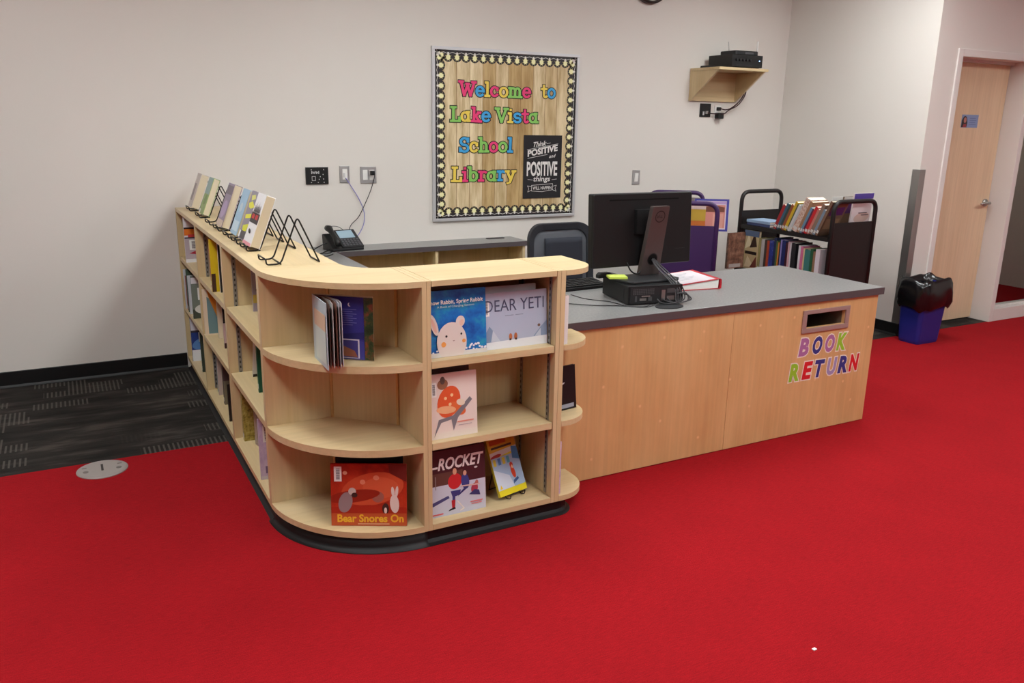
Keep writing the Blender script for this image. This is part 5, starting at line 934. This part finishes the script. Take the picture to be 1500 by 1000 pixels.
# ================================================================== telephone and its cables
t = thing('telephone', 'black desk telephone with a pale screen on the grey worktop in the corner', 'telephone', (1.03, -0.165, ZCN), (0, 0, RAD(9)))
XP = Matrix.Translation((0, -0.075, 0.012)) @ Matrix.Rotation(RAD(32), 4, 'X')
q = MB(); q.prism([(-0.085, 0.0), (0.075, 0.0), (0.085, 0.10), (0.06, 0.105), (-0.085, 0.016)], -0.115, 0.115, BLACK, 'x'); q.build('base', t, bevel=0.005)
q = MB(); q.box(-0.04, 0.117, 0.0, 0.185, 0.004, 0.016, BLK2, XP); q.build('face_plate', t, bevel=0.003)
q = MB(); SCR = flat((150, 174, 188), 0.25, 0, 0.5, 'phone_screen'); q.box(-0.022, 0.092, 0.095, 0.172, 0.0162, 0.0172, SCR, XP); q.build('screen', t, label='pale blue screen')
q = MB(); KG = flat((84, 84, 88), 0.5)
for r_ in range(4):
    for c_ in range(6): q.box(-0.026 + c_ * 0.0225, -0.011 + c_ * 0.0225, 0.012 + r_ * 0.019, 0.024 + r_ * 0.019, 0.0162, 0.020, KG, XP)
q.build('keypad', t)
q = MB(); q.tube([XP @ Vector(p_) for p_ in ((-0.078, 0.0, 0.03), (-0.078, 0.02, 0.045), (-0.078, 0.06, 0.05), (-0.078, 0.12, 0.05), (-0.078, 0.165, 0.047), (-0.078, 0.195, 0.03))], [0.017, 0.024, 0.017, 0.016, 0.024, 0.02], BLACK, 12); q.build('handset', t, smooth=True)
def cable(label, pts, r, mt, loc, name='cable', cat='cable'):
    o_ = thing(name, label, cat, loc); q = MB(); q.tube(smoothpath(pts), r, mt, 7); rel(q, o_).build('cable_run', o_, smooth=True); return o_
cable('lilac network cable hanging from the steel data plate to the telephone', [(1.110, -0.015, 1.215), (1.14, -0.012, 1.17), (1.20, -0.014, 1.07), (1.232, -0.02, 0.98), (1.225, -0.03, 0.90), (1.18, -0.05, 0.83), (1.13, -0.075, 0.80)], 0.003, flat((130, 128, 190), 0.5), (1.11, -0.02, 1.2))
o_ = cable('thin black power cord running from the double wall plate down to the telephone', [(1.297, -0.04, 1.245), (1.31, -0.035, 1.225), (1.29, -0.02, 1.14), (1.25, -0.03, 1.06), (1.19, -0.03, 0.95), (1.13, -0.03, 0.89), (1.09, -0.055, 0.80)], 0.0026, WIRE, (1.297, -0.03, 1.24), 'cable')
q = MB(); q.box(1.285, 1.312, -0.045, -0.0115, 1.232, 1.262, BLACK); rel(q, o_).build('plug', o_, bevel=0.004)
o_ = thing('handset_cord', 'tangle of black telephone cords on the worktop left of the telephone', 'cable', (0.86, -0.22, ZCN)); q = MB()
q.tube(smoothpath([(0.92, -0.17, ZCN + 0.05), (0.86, -0.18, ZCN + 0.03), (0.79, -0.22, ZCN + 0.004), (0.73, -0.30, ZCN + 0.004), (0.70, -0.40, ZCN + 0.004)]), 0.004, WIRE, 7); q.tube(smoothpath([(0.93, -0.20, ZCN + 0.01), (0.86, -0.28, ZCN + 0.004), (0.80, -0.36, ZCN + 0.004), (0.84, -0.43, ZCN + 0.004), (0.90, -0.36, ZCN + 0.004)]), 0.003, WIRE, 7); q.tube(smoothpath([(0.95, -0.24, ZCN + 0.008), (0.90, -0.30, ZCN + 0.003), (0.86, -0.33, ZCN + 0.003), (0.80, -0.31, ZCN + 0.003)]), 0.003, WIRE, 7)
rel(q, o_).build('cord_run', o_, smooth=True)
cable('thin grey cord looping behind the telephone', [(0.94, -0.075, ZCN + 0.13), (0.98, -0.06, ZCN + 0.145), (1.03, -0.055, ZCN + 0.14), (1.07, -0.06, ZCN + 0.115)], 0.002, CAB, (0.98, -0.06, ZCN + 0.12), 'looped_cord')
# ================================================================== wall shelf with audio gear
t = thing('wall_shelf', 'small maple bracket shelf high on the back wall', 'shelf', (4.335, -0.001, 1.80))
q = MB(); q.prism(rrect(4.07, 4.60, -0.362, -0.0015, 0.012), 2.036, 2.056, WX); rel(q, t).build('shelf_board', t, bevel=0.001)
for x in (4.076, 4.566): q = MB(); q.prism([(-0.0015, 1.80), (-0.0015, 2.0355), (-0.34, 2.0355), (-0.02, 1.80)], x, x + 0.018, WZ, 'x'); rel(q, t).build('side_bracket', t, bevel=0.001)
q = MB(); q.box(4.0945, 4.5655, -0.02, -0.0015, 1.80, 2.0355, WX); rel(q, t).build('back_panel', t)
t = thing('amplifier', 'black audio amplifier with five knobs on the wall shelf', 'amplifier', (4.385, -0.19, 2.056))
q = MB(); q.box(-0.165, 0.165, -0.14, 0.14, 0.008, 0.103, BLACK); q.box(-0.15, -0.12, -0.12, 0.12, 0, 0.008, BRUB); q.box(0.12, 0.15, -0.12, 0.12, 0, 0.008, BRUB); q.build('case', t, bevel=0.004)
for k in range(5): q = MB(); q.lathe([(0.010, 0), (0.010, 0.012), (0.008, 0.014)], BLK2, seg=14, X=Matrix.Translation((-0.12 + 0.036 * k, -0.1402, 0.062)) @ Matrix.Rotation(RAD(90), 4, 'X')); q.build('knob', t)
q = MB(); q.box(0.125, 0.133, -0.1418, -0.1402, 0.056, 0.064, emis('blue_led', (90, 170, 255), 2.0)); q.build('indicator_lamp', t, label='small blue indicator lamp'); q = MB(); q.box(-0.12, 0.06, -0.1412, -0.1402, 0.018, 0.026, BLK2); q.build('front_slot', t)
t = thing('wireless_receiver', 'small black wireless receiver with antennas on top of the amplifier', 'receiver', (4.41, -0.20, 2.159))
q = MB(); q.prism(rrect(-0.13, 0.12, -0.10, 0.09, 0.02), 0, 0.034, BLK2); q.build('case', t, bevel=0.006); q = MB(); q.box(-0.03, 0.06, -0.102, -0.1002, 0.008, 0.024, flat((70, 70, 74), 0.4)); q.build('display', t)
for x, z in ((0.128, 0.115), (-0.06, 0.11)):
    q = MB(); q.tube([(x, -0.07 if x > 0 else 0.05, 0.01), (x + (0.0 if x > 0 else -0.02), -0.07 if x > 0 else 0.05, z)], 0.0065 if x > 0 else 0.0025, WPL if x > 0 else STEEL, 8); q.build('antenna', t, smooth=True)
t = thing('cable_box', 'small black adapter lying at the left end of the wall shelf', 'adapter', (4.135, -0.14, 2.056)); q = MB(); q.prism([(-0.035, 0), (0.035, 0), (0.03, 0.016), (-0.03, 0.018)], -0.06, 0.05, BLACK, 'y'); q.build('body', t, bevel=0.003)
t = thing('audio_wall_plate', 'black wall plate with a connector under the wall shelf', 'wall plate', (4.263, -0.001, 1.727))
q = MB(); q.box(-0.058, 0.058, -0.008, 0, -0.055, 0.055, BLACK); q.build('plate', t, bevel=0.002); q = MB(); q.box(-0.01, 0.012, -0.03, -0.0082, -0.03, -0.005, STEEL); q.box(-0.03, -0.015, -0.012, -0.0082, -0.04, -0.01, flat((200, 200, 200), 0.4)); q.build('connector', t)
t = thing('power_outlet', 'white power outlet with a black adapter below the wall shelf', 'wall plate', (4.40, -0.001, 1.71))
q = MB(); q.box(-0.035, 0.035, -0.007, 0, -0.058, 0.058, WPL); q.build('plate', t, bevel=0.002); q = MB(); q.box(-0.032, 0.03, -0.055, -0.0075, -0.05, 0.0, BLACK); q.build('adapter', t, bevel=0.004, label='black plugged adapter'); q = MB(); q.box(-0.018, 0.018, -0.03, -0.0075, 0.018, 0.045, BLACK); q.build('plug', t, bevel=0.003)
o_ = thing('speaker_cables', 'pair of dark cables curving from the wall shelf down to the power outlet', 'cable', (4.55, -0.06, 1.80)); q = MB(); MAR = flat((50, 26, 28), 0.5, 0, 0.3, 'maroon_cable')
q.tube(smoothpath([(4.62, -0.06, 1.95), (4.615, -0.08, 1.88), (4.58, -0.07, 1.81), (4.52, -0.05, 1.755), (4.46, -0.04, 1.735), (4.40, -0.032, 1.745)]), 0.005, MAR, 8); q.tube(smoothpath([(4.625, -0.07, 1.95), (4.62, -0.09, 1.87), (4.56, -0.08, 1.78), (4.48, -0.05, 1.73), (4.42, -0.06, 1.70), (4.34, -0.03, 1.70), (4.27, -0.03, 1.705)]), 0.005, MAR, 8)
rel(q, o_).build('cable_run', o_, smooth=True)
# ================================================================== bin, floor outlet, scrap
t = thing('waste_bin', 'blue plastic waste bin standing by the door', 'waste bin', (5.172, -1.635, 0), (0, 0, 0))
BLU = flat((26, 36, 120), 0.4, 0, 0.5, 'blue_plastic')
def ringz(hx, hy, r, z): return [(x, y, z) for x, y in rrect(-hx, hx, -hy, hy, r, 6)]
q = MB(); q.loft([ringz(0.125, 0.085, 0.03, 0.0), ringz(0.13, 0.09, 0.03, 0.02), ringz(0.156, 0.114, 0.035, 0.445), ringz(0.163, 0.12, 0.036, 0.45), ringz(0.163, 0.12, 0.036, 0.465), ringz(0.152, 0.11, 0.034, 0.465), ringz(0.126, 0.088, 0.028, 0.012)], BLU); q.build('body', t, smooth=False)
t = thing('bin_liner', 'black plastic liner bag folded over the rim of the blue waste bin', 'bin bag', (5.172, -1.635, 0.245))
rng = random.Random(5); rings = []
BAGM = flat((16, 15, 17), 0.22, 0, 0.6, 'black_polythene')
spec = [(0.118, 0.08, -0.18, 0.1), (0.135, 0.09, 0.0, 0.1), (0.148, 0.104, 0.18, 0.3), (0.160, 0.117, 0.232, 0.5), (0.172, 0.128, 0.236, 0.8), (0.184, 0.140, 0.20, 1.0), (0.190, 0.146, 0.14, 1.3), (0.187, 0.144, 0.08, 1.5), (0.180, 0.138, 0.03, 1.3), (0.170, 0.13, 0.012, 0.9)]
nb = 72; ph = [rng.uniform(0, 6.28) for _ in range(6)]
for hx, hy, z, am in spec:
    rg = []
    for k in range(nb):
        a = 2 * pi * k / nb; c_, s_ = cos(a), sin(a); e_ = 0.5
        x = hx * math.copysign(abs(c_) ** e_, c_); y = hy * math.copysign(abs(s_) ** e_, s_)
        f_ = 1 + am * (0.020 * sin(5 * a + ph[0] + z * 14) + 0.018 * sin(9 * a + ph[1] - z * 24) + 0.012 * sin(16 * a + ph[2] + z * 40))
        rg.append((x * f_, y * f_, z + 0.02 + am * (0.014 * sin(3 * a + ph[3]) + 0.010 * sin(7 * a + ph[4]))))
    rings.append(rg)
q = MB(); q.loft(rings, BAGM, cap=False); q.keep = False; q.build('bag_film', t, smooth=True)
t = thing('floor_outlet', 'round brushed metal outlet cover set in the carpet at the red and grey border', 'floor outlet', (-0.59, -1.572, 0), (0, 0, 0))
q = MB(); q.lathe([(0.002, 0.0), (0.110, 0.0), (0.110, 0.003), (0.102, 0.006), (0.092, 0.0075), (0.002, 0.0075)], flat((176, 170, 166), 0.4, 0.6, 0.5, 'brushed_aluminium'), seg=48); q.build('cover_plate', t)
q = MB(); q.box(-0.005, 0.005, -0.028, 0.052, 0.0076, 0.0082, flat((40, 36, 34), 0.6)); q.build('slot', t, label='dark finger slot')
ALD = flat((130, 124, 120), 0.4, 0.6)
for x in (-0.07, 0.07): q = MB(); q.lathe([(0.002, 0.0076), (0.012, 0.0076), (0.012, 0.009), (0.002, 0.009)], ALD, c=(x, -0.02), seg=16); q.build('screw', t)
for x in (-0.075, 0.075): q = MB(); q.box(x - 0.01, x + 0.01, 0.025, 0.035, 0.0076, 0.0084, ALD); q.build('tab', t)
o_ = MB().box(-0.007, 0.006, -0.005, 0.005, 0, 0.003, PAPW).build('paper_scrap'); o_.location = (1.335, -4.08, 0); tag(o_, 'tiny white scrap lying on the red carpet in the foreground', 'scrap')
